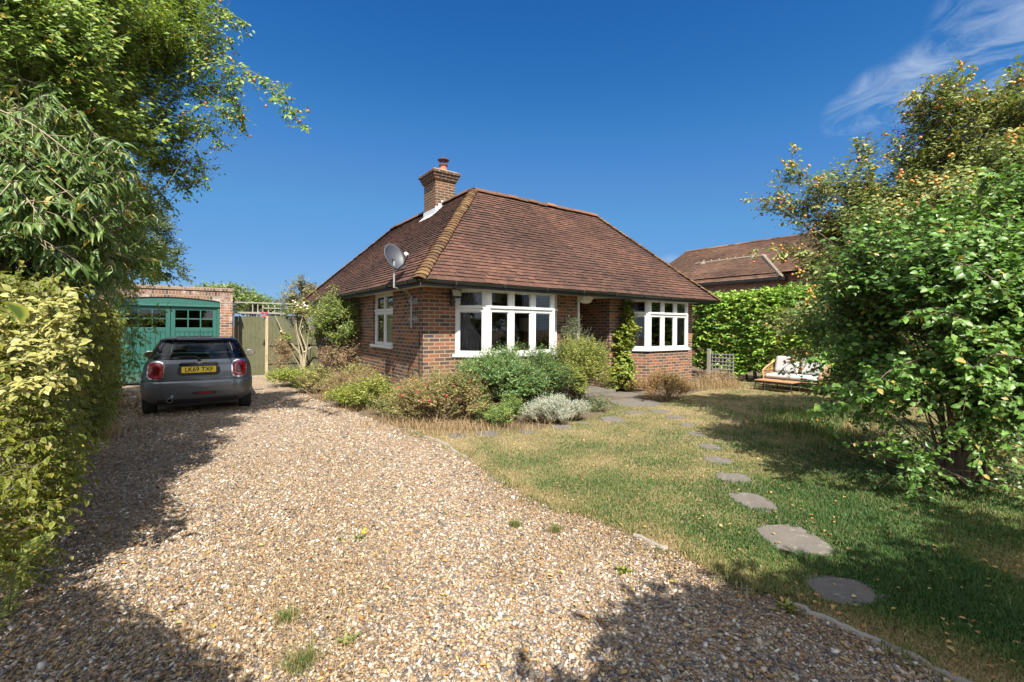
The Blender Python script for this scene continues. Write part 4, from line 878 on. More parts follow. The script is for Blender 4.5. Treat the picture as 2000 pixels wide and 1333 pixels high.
tme.materials.clear(); to = link('plate_lettering', tme, M['matt_black'], pl_); to.matrix_local = pmx @ Matrix.Translation((0, -.0095, 0)) @ Matrix.Rotation(R(90), 4, 'X') @ Matrix.Diagonal((.93, 1, 1, 1))
mb = MB(); zb = .945; yb_ = rear_y(0, zb) - .036                      # winged badge
mb.lathe([(.020, 0), (.020, .006)], (0, yb_, zb), 16, Matrix.Rotation(R(90), 4, 'X'))
for sx in (-1, 1):
    for j in range(3): mb.poly([(sx * .022, yb_ - .004, zb + .014 - j * .010), (sx * (.068 - j * .012), yb_ - .004, zb + .020 - j * .010), (sx * (.064 - j * .012), yb_ - .004, zb + .013 - j * .010), (sx * .022, yb_ - .004, zb + .006 - j * .010)])
mb.build('winged_badge', M['chrome'], CAR)
mb = MB(); strip(mb, -.10, .27, .375, .425, rear_y, .004, 14, .03); mb.build('fog_lamp_recess', M['matt_black'], CAR, smooth=True); mb = MB(); strip(mb, -.02, .20, .385, .418, rear_y, .010, 14, .02); mb.build('fog_lamp', M['red_lens'], CAR, smooth=True)
mb = MB(); strip(mb, -.62, .62, .215, .30, rear_y, .003, 24, .08); mb.build('lower_valance', M['matt_black'], CAR, smooth=True)
mb = MB(); mb.lathe([(.040, 0), (.046, .0), (.046, .16), (.030, .16), (.030, .02)], (0, 0, 0), 20, Matrix.Translation((-.42, -.50, .30)) @ Matrix.Rotation(R(90), 4, 'X')); mb.build('exhaust_pipe', M['chrome'], CAR, smooth=True)
mb = MB(); mb.tube([(0, -.44, 1.015), (-.06, -.425, 1.05), (-.34, -.41, 1.065)], [.02, .012, .008], 6); mb.lathe([(.028, 0), (.022, .03)], (0, -.44, 1.01), 10, Matrix.Rotation(R(90), 4, 'X')); mb.build('rear_wiper', M['matt_black'], CAR, smooth=True)
mb = MB(); mb.tube([(0, .12, 1.41), (0, .02, 1.47), (0, -.06, 1.56)], [.007, .004, .003], 5); mb.lathe([(.03, 1.405), (.022, 1.43), (.008, 1.437)], (0, .12, 0), 10); mb.build('aerial', M['matt_black'], CAR, smooth=True)
for sx in (-1, 1):
    mb = MB(); mx = Matrix.Translation((sx * .925, 1.72, 1.0)) @ Matrix.Diagonal((.115, .075, .078, 1)); bmx = bmesh.new(); bmesh.ops.create_uvsphere(bmx, u_segments=18, v_segments=10, radius=1)
    for v in bmx.verts:
        if v.co.y < -.35: v.co.y = -.35
    bmx.transform(mx); me_ = bpy.data.meshes.new('mirror'); bmx.to_mesh(me_); bmx.free(); me_.polygons.foreach_set('use_smooth', np.ones(len(me_.polygons), dtype=bool)); me_.set_sharp_from_angle(angle=R(40)); mo_ = link('wing_mirror', me_, M['car_paint'], CAR)
    mb.lathe([(.9, 0), (.9, .02)], (0, 0, 0), 18, Matrix.Translation((sx * .925, 1.692, 1.0)) @ Matrix.Diagonal((.108, .075, .070, 1)) @ Matrix.Rotation(R(90), 4, 'X')); mb.build('mirror_glass', M['chrome'], mo_)
    mb = MB(); mb.tube([(sx * .76, 1.75, .985), (sx * .86, 1.73, .985)], .025, 6); mb.build('mirror_arm', M['matt_black'], mo_)
for y in (0, 2.567):
    for sx in (-1, 1):
        rot = Matrix.Translation((sx * .752, y, .305)) @ Matrix.Rotation(R(90), 4, 'Y')
        mb = MB(); mb.lathe([(.20, -.085), (.27, -.095), (.298, -.085), (.305, -.06), (.3055, -.03), (.300, -.028), (.300, -.022), (.3055, -.02), (.3055, .02), (.300, .022), (.300, .028), (.3055, .03), (.305, .06), (.298, .085), (.27, .095), (.20, .085)], (0, 0, 0), 36, rot); wh = mb.build('wheel', M['tyre'], CAR, smooth=True)
        mb = MB(); mb.lathe([(.205, -.08), (.205, .08)], (0, 0, 0), 30, rot)
        for k in range(10):
            a_ = k * math.pi / 5; mb.box(-.02, .02, .03, .2, .0825, .094, Matrix.Translation((sx * .752, y, .305)) @ Matrix.Rotation(a_, 4, 'X') @ (Matrix.Rotation(R(90 * sx), 4, 'Y') @ Matrix.Diagonal((1, 1, 1, 1))))
        mb.build('rim', M['alloy'], wh, smooth=True)
mb = MB(); mb.box(-.60, .60, -.40, 3.1, .16, .22); mb.box(-.70, .70, -.06, .06, .26, .32); mb.build('underbody', M['matt_black'], CAR)
mb = MB(); mb.box(-.655, .655, -.215, 1.745, .425, .44); mb.build('cabin_floor', M['matt_black'], CAR)
mb = MB(); mb.box(-.74, .74, 1.62, 2.0, .70, 1.005); mb.box(-.64, -.10, 1.50, 1.64, .8, .98); mb.build('dashboard', M['matt_black'], CAR, bevel=.04)
mb = MB(); mb.box(-.62, .62, -.02, .12, .5, 1.02); mb.build('rear_seat', M['matt_black'], CAR, bevel=.05)
for sx in (-1, 1):
    mb = MB(); mb.box(sx * .36 - .25, sx * .36 + .25, .72, .88, .5, 1.06); so_ = mb.build('front_seat', M['matt_black'], CAR, bevel=.06)
    mb = MB(); mb.box(sx * .36 - .13, sx * .36 + .13, .72, .82, 1.08, 1.26); mb.build('headrest', M['matt_black'], so_, bevel=.045)
mb = MB(); mb.tube([(0, 1.32, 1.335), (0, 1.27, 1.30)], .01, 6); mb.box(-.11, .11, 1.24, 1.27, 1.25, 1.31); mb.build('rear_view_mirror', M['matt_black'], CAR, bevel=.012)

# ------------------------------------------------------------------ planting
M['leaf_varieg'] = leaf_mat('variegated_leaf', [(.034, .066, .010), (.062, .105, .014), (.105, .145, .020), (.20, .21, .030)], .40, .48, rim=(.27, .285, .034), dead=(.22, .13, .035))
M['leaf_cream'] = leaf_mat('cream_young_leaf', [(.24, .25, .06), (.32, .315, .085), (.40, .38, .12)], .25, .42, rim=(.44, .42, .15))
M['leaf_rose'] = leaf_mat('rose_leaf', [(.070, .125, .020), (.135, .225, .030), (.225, .325, .040), (.37, .40, .060)], .28, .45)
M['leaf_long'] = leaf_mat('long_leaf', [(.040, .085, .018), (.072, .135, .026), (.115, .185, .038), (.175, .225, .07)], .28, .42)
M['leaf_broad'] = leaf_mat('broad_leaf', [(.040, .105, .018), (.080, .185, .028), (.130, .255, .040), (.205, .330, .056)], .28, .42, spec=.45)
M['leaf_apple'] = leaf_mat('apple_leaf', [(0.103, 0.148, 0.039), (0.168, 0.232, 0.057), (0.258, 0.302, 0.090), (0.374, 0.367, 0.154)], .28, .42)
M['leaf_laurel'] = leaf_mat('laurel_leaf', [(0.068, 0.164, 0.024), (0.135, 0.270, 0.030), (0.250, 0.404, 0.046), (0.424, 0.559, 0.077)], .28, .42, spec=.4)
M['leaf_dark'] = leaf_mat('dark_tree_leaf', [(0.025, 0.048, 0.025), (0.046, 0.082, 0.032), (0.082, 0.126, 0.046), (0.142, 0.182, 0.061)], .22, .5)
M['leaf_mid'] = leaf_mat('tree_leaf', [(0.058, 0.107, 0.029), (0.107, 0.174, 0.038), (0.174, 0.241, 0.058), (0.251, 0.310, 0.077)], .28, .5)
M['leaf_rose2'] = leaf_mat('wall_rose_leaf', [(.06, .10, .02), (.11, .17, .03), (.18, .23, .04), (.30, .28, .06)], .28, .42)
M['leaf_far'] = leaf_mat('far_tree_leaf', [(.05, .085, .03), (.075, .115, .035), (.10, .145, .05)], .25, .6)
M['leaf_olive'] = leaf_mat('olive_tree_leaf', [(.10, .105, .045), (.15, .14, .06), (.19, .17, .085)], .25, .6)
M['leaf_ever'] = leaf_mat('evergreen_leaf', [(0.032, 0.082, 0.023), (0.068, 0.145, 0.036), (0.121, 0.218, 0.052), (0.194, 0.292, 0.082)], .22, .35, spec=.5)
M['leaf_yellowgreen'] = leaf_mat('yellow_green_leaf', [(0.078, 0.109, 0.022), (0.156, 0.196, 0.031), (0.250, 0.281, 0.047), (0.374, 0.374, 0.078)], .28, .45)
M['leaf_vine'] = leaf_mat('vine_leaf', [(.08, .13, .02), (.16, .22, .03), (.26, .30, .04), (.40, .36, .06)], .28, .45)
M['leaf_grey'] = leaf_mat('silver_leaf', [(0.230, 0.265, 0.196), (0.322, 0.356, 0.276), (0.414, 0.448, 0.356)], .15, .7, dead=(.24, .19, .12))
M['leaf_greygreen'] = leaf_mat('grey_green_leaf', [(.07, .10, .05), (.12, .155, .08), (.18, .21, .12)], .2, .6, dead=(.24, .19, .12))
M['leaf_dry'] = leaf_mat('dry_leaf', [(.10, .065, .035), (.19, .125, .065), (.28, .19, .10), (.36, .27, .16)], .2, .7, dead=(.24, .19, .12))
M['leaf_mixed'] = leaf_mat('mixed_border_leaf', [(0.069, 0.109, 0.028), (0.138, 0.190, 0.040), (0.230, 0.241, 0.063), (0.322, 0.253, 0.103), (0.345, 0.241, 0.138)], .28, .5)
M['leaf_fuchsia'] = leaf_mat('fuchsia_leaf', [(0.067, 0.108, 0.033), (0.124, 0.166, 0.047), (0.215, 0.215, 0.067), (0.331, 0.215, 0.099), (0.414, 0.331, 0.132)], .28, .5)
M['leaf_rust'] = leaf_mat('rusty_leaf', [(.16, .14, .035), (.22, .17, .05), (.28, .13, .06), (.34, .20, .08)], .25, .55)
M['leaf_gold'] = leaf_mat('golden_leaf', [(.20, .20, .02), (.36, .28, .03), (.48, .34, .04)], .3, .5)
def fruit_mat(name, cols): t = NT(name); return t.done(t.bsdf(t.ramp(t.attr('rnd'), [(i / (len(cols) - 1), c) for i, c in enumerate(cols)]), .35))
M['hip'] = fruit_mat('rose_hip', [(.38, .16, .02), (.50, .20, .02), (.45, .08, .02)]); M['crab'] = fruit_mat('crab_apple', [(.50, .30, .05), (.55, .24, .05), (.50, .14, .04)])
M['red_flower'] = fruit_mat('red_flower', [(.55, .02, .06), (.65, .05, .10)]); M['pale_flower'] = fruit_mat('pale_rose_bloom', [(.75, .62, .50), (.75, .45, .45)]); M['yellow_flower'] = fruit_mat('yellow_flower', [(.65, .50, .02), (.70, .55, .03)])
def pb(px, py, z, rx, ry=None, rz=None): p = at(px, py, z); return [*p, rx, ry or rx, rz or rx]
def rw(base, z): return np.array(base, float)

def hedge(name, label, p0, p1, hgt, n, leaf_len, mat, lw, shape, seed, per=10, depth=.16, bulge=.14, near=True, tone=(.55, .45), droop=.25, twig=.22, top=.55, group=None, size_far=0.0, outn=None):
    rng = np.random.default_rng(seed); p0, p1 = np.array(p0, float), np.array(p1, float); e = (p1 - p0); L = np.linalg.norm(e); e /= L; nv = np.array([e[1], -e[0]]) if outn is None else np.array(outn)
    root = empty(name, (p0[0], p0[1], 0), 0, label, 'hedge', group); nt = n // per; u = rng.uniform(0, 1, nt * 3)
    if near:
        t = (u * L); P = p0 + e * t[:, None]; wgt = 1 / np.clip(np.hypot(P[:, 0], P[:, 1]), 1.6, 20) ** 1.1; t = rng.choice(t, nt, p=wgt / wgt.sum())
    else: t = u[:nt] * L
    h = rng.uniform(.06, 1, nt) ** .85 * hgt; prof = hgt * (1 + .10 * (vnoise(t * 1.1, t * 0, seed) - .5)); ontop = rng.uniform(size=nt) < top * .35
    d = rng.exponential(depth, nt); bl = bulge * (vnoise(t * 1.3 + 7, h * 1.5, seed + 1) - .5) * 2 - .22 * np.clip(.5 - h, 0, 1)
    off = bl - d; off = np.where(ontop, -rng.uniform(0, 1.1, nt), off); z = np.where(ontop, prof - rng.exponential(.08, nt), np.minimum(h, prof))
    P = p0 + e * t[:, None] + nv * off[:, None]; a = np.column_stack([P[:, 0] - p0[0], P[:, 1] - p0[1], z])
    td = nrm(np.column_stack([nv[0] * .8 + rng.normal(0, .45, nt), nv[1] * .8 + rng.normal(0, .45, nt), rng.uniform(-.3, .9, nt) + ontop * .8]))
    keep = ~((P[:, 1] < 2.5) & (P[:, 0] / np.maximum(P[:, 1], .05) > -1.75) & (P[:, 1] > -.1)) if near else np.ones(nt, bool); P, a, td, t, z, ontop = P[keep], a[keep], td[keep], t[keep], z[keep], ontop[keep]; nt = len(P); face = np.column_stack([np.where(ontop, 0, nv[0]), np.where(ontop, 0, nv[1]), np.where(ontop, .8, .1)])
    ll = leaf_len * (1 + size_far * np.clip(np.hypot(P[:, 0], P[:, 1]) / 10, 0, 1)); lv, st = Leaves(), Sticks(); clump = np.clip(vnoise(t * 2.2, z * 2.2, seed + 2) * .8 + rng.uniform(-.15, .35, nt), 0, 1)
    twig_leaves(lv, st, a - 0, td, twig * rng.uniform(.6, 1.4, nt), per, np.repeat(ll, per), lw, shape, rng, droop, clump, .75, tone, face)
    mb = MB()
    for i in range(int(L / .3)):
        tt = rng.uniform(0, L); q = e * tt - nv * rng.uniform(.35, .8)
        if near and p0[1] + q[1] < 2.9: continue
        mb.tube(bez(np.array([q[0], q[1], 0]), np.array([q[0], q[1], hgt * .5]) + rng.normal(0, .12, 3), np.array([q[0], q[1], hgt * .93]) + np.array([*rng.normal(0, .25, 2), 0]), 6), np.linspace(.03, .006, 6), 5, False)
    mb.build('stems', M['bark'], root, smooth=True); st.build('twigs', M['bark'], root); lv.build('foliage', mat, root); return root
def add_sprays(root, curves, leaf_len, mat, lw, shape, seed, side=.28, per=9, nside=10, r0=.009, name='arching_spray', stem='stem_green', hips=None, droop=.35, tone=(.5, .5)):
    rng = np.random.default_rng(seed); base = np.array(root.location); lv, st = Leaves(), Sticks(); tips = []
    for c in curves:
        P = np.array([np.array(q, float) for q in c]) - base; n = max(2, 7 * (len(P) - 1)); s_ = np.linspace(0, len(P) - 1, n); Q = np.column_stack([np.interp(s_, range(len(P)), P[:, k]) for k in range(3)])
        for _ in range(2): Q[1:-1] = (Q[:-2] + 2 * Q[1:-1] + Q[2:]) / 4
        cst = Sticks(); cst.poly(Q, r0, r0 * .3); cane = cst.build('cane', M[stem], root); st = Sticks(); k = rng.uniform(0, n - 1, nside * (len(P) - 1)); a = np.column_stack([np.interp(k, range(n), Q[:, j]) for j in range(3)])
        td = nrm(rdir(len(k), rng) + np.array([0, 0, -.25])); b = twig_leaves(lv, st, a, td, side * rng.uniform(.4, 1.1, len(k)) * (1.15 - .6 * k / n), per, leaf_len, lw, shape, rng, droop, None, .7, tone); tips.append(b); st.build('side_twigs', M[stem], cane)
    lv.build(name, mat, root)
    if hips: tp = np.concatenate(tips); k = rng.choice(len(tp), min(hips[1], len(tp)), replace=False); fruit(hips[0], tp[k] + rng.normal(0, .02, (len(k), 3)), hips[2], hips[3], root, rng, hips[4])

# left side: variegated hedge, buddleja, dog rose, trees behind
hd_ = hedge('variegated_hedge', 'tall cream and green variegated hedge along the gravel drive', HEDGE0, HEDGE1, 1.84, 215000, .036, M['leaf_varieg'], .56, 'oval', 11, per=10, outn=(.771, .637), droop=.75, size_far=.7)
add_sprays(hd_, [[at(*q) for q in c] for c in (
    [(-40, 690, 2.5), (60, 650, 2.4), (130, 610, 2.35)], [(-20, 720, 2.5), (80, 700, 2.35), (155, 690, 2.25)], [(20, 660, 2.6), (90, 600, 2.5), (140, 565, 2.45)], [(-30, 640, 2.5), (40, 605, 2.4), (100, 590, 2.35)], [(0, 760, 2.4), (70, 740, 2.3), (125, 728, 2.25)], [(40, 690, 2.5), (110, 660, 2.4), (150, 650, 2.3)])],
    0.044, M['leaf_cream'], .58, 'oval', 4, side=.16, per=8, nside=9, r0=.006, name='young_shoots', droop=.1)
bud = plant('buddleja_bush', 'long leaved green bush rising behind the variegated hedge', 'bush', (-4.3, 3.4, 0),
      [pb(10, 330, 3.4, .6, .6, .45), pb(120, 410, 4.0, .6, .6, .42), pb(30, 450, 3.3, .55, .5, .35), pb(170, 490, 4.5, .42, .5, .30), pb(-60, 400, 3.2, .7), pb(90, 520, 3.9, .6, .5, .28), pb(40, 260, 3.6, .4)],
      11000, .105, M['leaf_long'], .25, 'long', .45, 10, .9, 16, (.2, .45), seed=21, limb_r=.02, stems=6, n_limb=30, inner=.2)
add_sprays(bud, [[at(*q) for q in c] for c in ([(-40, 200, 3.4), (60, 240, 3.3), (140, 300, 3.3), (200, 390, 3.4)], [(-40, 280, 3.3), (60, 320, 3.2), (150, 390, 3.3), (215, 480, 3.5)], [(0, 380, 3.3), (90, 400, 3.4), (170, 450, 3.5), (215, 510, 3.6)], [(-20, 440, 3.1), (70, 460, 3.1), (150, 510, 3.3)], [(60, 200, 3.8), (150, 230, 3.8), (220, 300, 3.9), (255, 380, 4.0)], [(-30, 330, 3.0), (40, 370, 3.0), (90, 440, 3.0)], [(30, 150, 3.9), (90, 170, 3.8), (140, 230, 3.8)], [(80, 480, 3.5), (150, 510, 3.6), (195, 550, 3.7)])], .112, M['leaf_long'], .24, 'long', 12, side=.28, per=8, nside=11, r0=.010, name='drooping_shoots', stem='bark_pale', droop=.8)
rose = plant('dog_rose', 'tall arching wild rose with orange hips reaching over the drive', 'rose bush', (-5.0, 4.7, 0),
      [pb(40, 60, 3.9, .85, .7, .7), pb(170, 90, 4.8, .85, .7, .75), pb(280, 110, 5.5, .75, .7, .75), pb(360, 60, 5.7, .5, .6, .5), pb(350, 170, 5.8, .45, .5, .5), pb(300, 270, 6.0, .55, .5, .55), pb(200, 260, 5.4, .8, .7, .7),
       pb(90, 220, 4.4, .8, .7, .6), pb(250, 400, 6.4, .5, .5, .5), pb(170, 10, 4.8, .9, .8, .5), pb(300, -40, 5.5, .7, .7, .5), pb(20, -60, 4.2, 1., .9, .7), pb(140, 380, 5.4, .6, .5, .5), pb(430, 55, 5.5, .26, .4, .28), pb(435, 165, 5.5, .25, .35, .28), pb(405, 250, 5.7, .25, .4, .28), pb(365, 330, 5.9, .25, .4, .25), pb(300, 330, 6.0, .4, .4, .35), pb(210, 380, 5.0, .5, .5, .5), pb(260, 480, 5.9, .4, .5, .42), pb(200, 540, 5.6, .45, .5, .35), pb(110, 300, 4.2, .5, .5, .45), pb(300, 520, 7.0, .35, .4, .3), pb(150, 560, 5.2, .5, .5, .25), pb(90, 160, 3.9, .6, .5, .5)],
      100000, .060, M['leaf_rose'], .52, 'small', .46, 11, .35, 15, (.22, .42), seed=22, limb_r=.014, stems=7, n_limb=60, bark='stem_green', fruits=('rose_hips', 200, .016, M['hip'], 1.4), inner=.25)
add_sprays(rose, [[at(*q) for q in c] for c in (
    [(375, 130, 5.4), (430, 122, 5.3), (490, 138, 5.2), (535, 168, 5.1), (562, 205, 5.1), (597, 254, 5.1)], [(380, 0, 5.5), (430, 15, 5.4), (478, 42, 5.3)], [(360, 60, 5.6), (410, 72, 5.5), (455, 82, 5.5)], [(380, 100, 5.6), (420, 105, 5.5), (450, 115, 5.4)],
    [(370, 170, 5.7), (430, 182, 5.6), (468, 200, 5.6), (476, 245, 5.6)], [(350, 230, 5.8), (405, 245, 5.7), (440, 292, 5.7)], [(340, 270, 5.9), (385, 290, 5.8), (402, 365, 5.8)], [(320, 330, 6.0), (350, 350, 6.0), (372, 375, 6.0)], [(300, 360, 6.1), (320, 385, 6.1), (330, 400, 6.1)], [(390, 190, 5.6), (440, 215, 5.6), (460, 230, 5.5)],
    [(180, 470, 6.5), (240, 500, 6.8), (262, 560, 7.0), (272, 640, 7.0), (258, 735, 7.0)], [(220, 560, 6.8), (250, 600, 7.0), (300, 640, 7.0), (330, 590, 7.0)], [(200, 520, 6.8), (270, 520, 7.0), (320, 540, 7.0)], [(255, 620, 7.0), (262, 700, 7.0), (240, 740, 7.0)])],
    .058, M['leaf_rose'], .52, 'small', 5, side=.30, per=8, nside=15, hips=('spray_hips', 80, .014, M['hip'], 1.4), tone=(.4, .6))
plant('dark_tree', 'dark needled tree standing behind the brick garage', 'tree', (-15.0, 17.5, 0), [pb(200, 400, 17.5, 1.7, 1.5, 1.7), pb(265, 450, 17.5, 1.35, 1.4, 1.35), pb(318, 500, 17.5, .95, 1.2, .85), pb(350, 535, 17.5, .5, .8, .35), pb(290, 535, 17.5, 1.2, 1.2, .6), pb(225, 520, 17.5, 1.4, 1.3, .8), pb(140, 480, 17.5, 2.0, 1.6, 2.0)],
      60000, .13, M['leaf_dark'], .42, 'flat', .6, 14, .5, 22, (.2, .38), seed=23, limb_r=.06, n_limb=30, crown='crown', trunk='trunk', inner=.3)
plant('broadleaf_tree', 'tall leafy tree at the far left behind the rose and hedge', 'tree', (-11.5, 10.5, 0), [pb(40, 130, 10, 2.2, 1.6, 1.9), pb(110, 330, 10.5, 1.6, 1.5, 1.5), pb(-60, 350, 10, 2.2), pb(200, 130, 11, 1.0, 1, 1.1), pb(60, -60, 10, 2.2, 1.8, 1.5), pb(190, 330, 11.5, .9, 1., 1.0)],
      60000, .11, M['leaf_mid'], .55, 'small', .6, 14, .3, 20, (.22, .40), seed=24, limb_r=.12, n_limb=60, crown='crown', trunk='trunk', inner=.25)
for nm_, lab, base, bl, n, ll, mt_ in (
    ('far_tree', 'rounded light green tree far off beyond the garage coping', (430, 575, 34), [pb(428, 572, 34, 1.5, 1.5, 1.0), pb(452, 588, 34, 1.2, 1.2, .8), pb(402, 582, 34, 1.0, 1., .8)], 5000, .20, 'leaf_mid'),
    ('far_tree', 'green tree far beyond the trellis on the garden gate', (490, 580, 30), [pb(478, 588, 30, 1.3, 1.3, .85), pb(505, 595, 30, 1.0, 1., .7), pb(530, 602, 30, .9, 1., .6)], 5000, .17, 'leaf_mid'),
    ('far_tree', 'olive brown tree beyond the end of the bungalow roof', (592, 580, 26), [pb(592, 572, 26, .85, 1., .75), pb(570, 590, 26, .8, 1., .6), pb(615, 590, 26, .7, .8, .5)], 4200, .15, 'leaf_olive'),
    ('far_tree', 'long low belt tree beyond the gate, lowest on the skyline', (545, 600, 40), [pb(540, 607, 40, 2.2, 1.5, .9), pb(470, 607, 40, 2.2, 1.5, .8), pb(605, 607, 40, 2., 1.5, .8)], 4500, .22, 'leaf_far')):
    b_ = at(*base); plant(nm_, lab, 'tree', (b_[0], b_[1], 0), bl, n, ll, M[mt_], .6, 'flat', .7, 12, .2, 16, (.25, .42), seed=hash(lab) % 1000 if False else len(lab) * 7, limb_r=.10, n_limb=18, crown='crown', trunk='trunk', inner=.2)

# right side: broad-leaved shrub, crab apple, laurel hedge
lil = plant('lilac_bush', 'large dark leaved shrub in the right foreground at the lawn edge', 'bush', (4.9, 4.75, 0),
      [pb(1850, 560, 4.6, .95, .8, .75), pb(1730, 610, 5.2, .75, .7, .65), pb(1950, 500, 4.4, .55, .6, .45), pb(1700, 740, 5.3, .55, .6, .55), pb(1850, 760, 4.6, .8, .7, .6), pb(2060, 620, 4.2, .9, .8, .9), pb(1655, 660, 5.7, .5, .5, .45), pb(1980, 790, 4.4, .6, .6, .5), pb(1800, 880, 4.4, .45, .4, .28), pb(2080, 450, 4.4, .6), pb(1775, 520, 5.4, .42, .5, .32), pb(1640, 760, 5.8, .4, .4, .4), pb(1890, 430, 5.2, .35, .4, .25), pb(1835, 460, 5.0, .3, .3, .3), pb(1970, 390, 4.8, .35, .4, .3), pb(1690, 560, 5.3, .45, .4, .35), pb(1640, 610, 5.5, .35, .35, .3)],
      62000, .066, M['leaf_broad'], .64, 'oval', .52, 10, .30, 14, (.22, .50), seed=31, limb_r=.018, stems=9, n_limb=60, inner=.3, tone=(.5, .5))
app = plant('crab_apple_tree', 'crab apple tree with small orange fruit leaning over the lawn', 'tree', (7.4, 7.0, 0),
      [pb(1500, 395, 7.0, .28, .4, .25), pb(1545, 350, 7.0, .24, .4, .28), pb(1590, 390, 7.0, .45, .5, .3), pb(1660, 360, 7.0, .42, .5, .35), pb(1640, 440, 7.0, .6, .6, .35), pb(1540, 490, 7.2, .30, .4, .16), pb(1610, 520, 7.0, .45, .5, .32), pb(1720, 400, 7.0, .6, .6, .5), pb(1830, 230, 6.6, .42, .5, .5),
       pb(1870, 320, 6.6, .65, .6, .6), pb(1960, 240, 6.6, .5, .5, .5), pb(1970, 340, 6.6, .7, .6, .7), pb(1740, 500, 6.8, .7, .6, .55), pb(1590, 610, 6.8, .45, .5, .30), pb(1640, 580, 6.8, .5, .5, .4), pb(1530, 630, 7.2, .28, .4, .14), pb(1800, 400, 6.8, .7, .6, .5), pb(2060, 300, 6.6, .8), pb(1580, 690, 7.2, .4, .4, .2), pb(1690, 300, 7.0, .2, .3, .25), pb(1780, 330, 6.8, .4, .5, .4), pb(1850, 180, 6.6, .28, .3, .3), pb(1900, 240, 6.6, .5, .5, .5), pb(1990, 170, 6.6, .35, .4, .3), pb(1930, 400, 6.6, .8, .6, .6), pb(1690, 460, 6.9, .6, .5, .45), pb(1560, 420, 7.0, .32, .4, .22), pb(1860, 400, 6.0, .5, .5, .4), pb(1960, 330, 6.0, .5, .5, .5), pb(1760, 440, 6.3, .4, .4, .35), pb(2030, 230, 6.2, .4, .5, .5)],
      66000, .078, M['leaf_apple'], .46, 'oval', .45, 10, .25, 14, (.25, .48), seed=32, limb_r=.035, n_limb=70, crown='crown', trunk='trunk', fruits=('crab_apples', 900, .023, M['crab'], 1.0), inner=.2)
add_sprays(lil, [[at(*q_) for q_ in c] for c in ([(1720, 600, 5.0), (1660, 560, 4.9), (1615, 555, 4.9)], [(1700, 680, 5.0), (1630, 680, 4.9), (1585, 700, 4.9)], [(1760, 540, 5.0), (1720, 480, 4.9), (1700, 430, 4.9)], [(1850, 480, 4.7), (1830, 420, 4.6), (1800, 370, 4.6)], [(1920, 450, 4.4), (1910, 380, 4.4), (1930, 330, 4.4)], [(1700, 760, 4.8), (1640, 780, 4.7), (1610, 820, 4.7)], [(1800, 700, 4.2), (1740, 720, 4.0), (1690, 770, 4.0)], [(1880, 620, 3.9), (1830, 600, 3.8), (1770, 610, 3.8)], [(1960, 560, 3.7), (1900, 520, 3.6), (1850, 510, 3.6)], [(1990, 700, 3.6), (1940, 690, 3.5), (1900, 720, 3.5)])],
    .072, M['leaf_broad'], .64, 'oval', 15, side=.28, per=8, nside=9, r0=.008, name='outer_shoots', stem='bark')
add_sprays(app, [[at(*q_) for q_ in c] for c in ([(1640, 380, 7.0), (1560, 350, 7.0), (1545, 300, 7.0)], [(1600, 400, 7.0), (1520, 390, 7.0), (1465, 388, 7.0)], [(1700, 340, 7.0), (1690, 300, 7.0), (1680, 270, 7.0)], [(1620, 500, 7.0), (1540, 490, 7.1), (1465, 485, 7.2)], [(1760, 320, 6.8), (1740, 250, 6.8)], [(1830, 230, 6.6), (1800, 190, 6.6), (1775, 185, 6.6)], [(1870, 220, 6.6), (1880, 170, 6.6), (1885, 150, 6.6)], [(1960, 220, 6.6), (1950, 170, 6.6)], [(1600, 620, 6.9), (1550, 640, 7.0), (1500, 640, 7.1)], [(1600, 690, 7.0), (1550, 705, 7.1), (1515, 730, 7.1)])],
    .080, M['leaf_apple'], .46, 'oval', 16, side=.26, per=8, nside=9, r0=.008, name='outer_shoots', stem='bark', hips=('shoot_apples', 160, .022, M['crab'], 1.0))
LD = np.array([.575, -.818]); L0 = np.array([6.32, 15.5]); LN = np.array([-.818, -.575])
hedge('laurel_hedge', 'high glossy laurel hedge behind the garden sofa', L0, L0 + LD * 9.5, 2.62, 80000, .135, M['leaf_laurel'], .42, 'oval', 33, per=9, depth=.20, bulge=.22, near=False, outn=tuple(LN), droop=.15, twig=.32, top=.9)
plant('golden_shrub', 'yellow leaved shrub half hidden behind the right foreground shrub', 'bush', (*G(1690, 790), 0), [pb(1660, 665, 8.6, .7, .5, .4), pb(1730, 690, 8.6, .6, .5, .4)], 4000, .05, M['leaf_gold'], .5, 'small', .3, 10, .2, 12, seed=34, stems=4, n_limb=14)
plant('garden_tree', 'tree behind the viewer whose crown shades the near end of the lawn', 'tree', (3.6, -3.4, 0), [[2.5, -1.40, 3.6, 1.5, 1.2, .9], [3.9, -1.5, 3.7, 1.4, 1.3, 1.0], [1.5, -1.6, 3.3, .85, .9, .6], [5.0, -1.3, 3.5, 1.2, 1.0, .9], [2.2, -2.6, 3.2, 1.6, 1.2, .9], [3.2, -1.0, 3.9, .9, .7, .5], [4.7, .75, 3.1, .9, .6, .5], [5.6, .3, 3.3, .9, .8, .6], [4.0, .2, 3.2, .5, .5, .35]],
      68000, .14, M['leaf_mid'], .6, 'small', .5, 12, .2, 34, seed=35, limb_r=.10, n_limb=50, crown='crown', trunk='trunk')

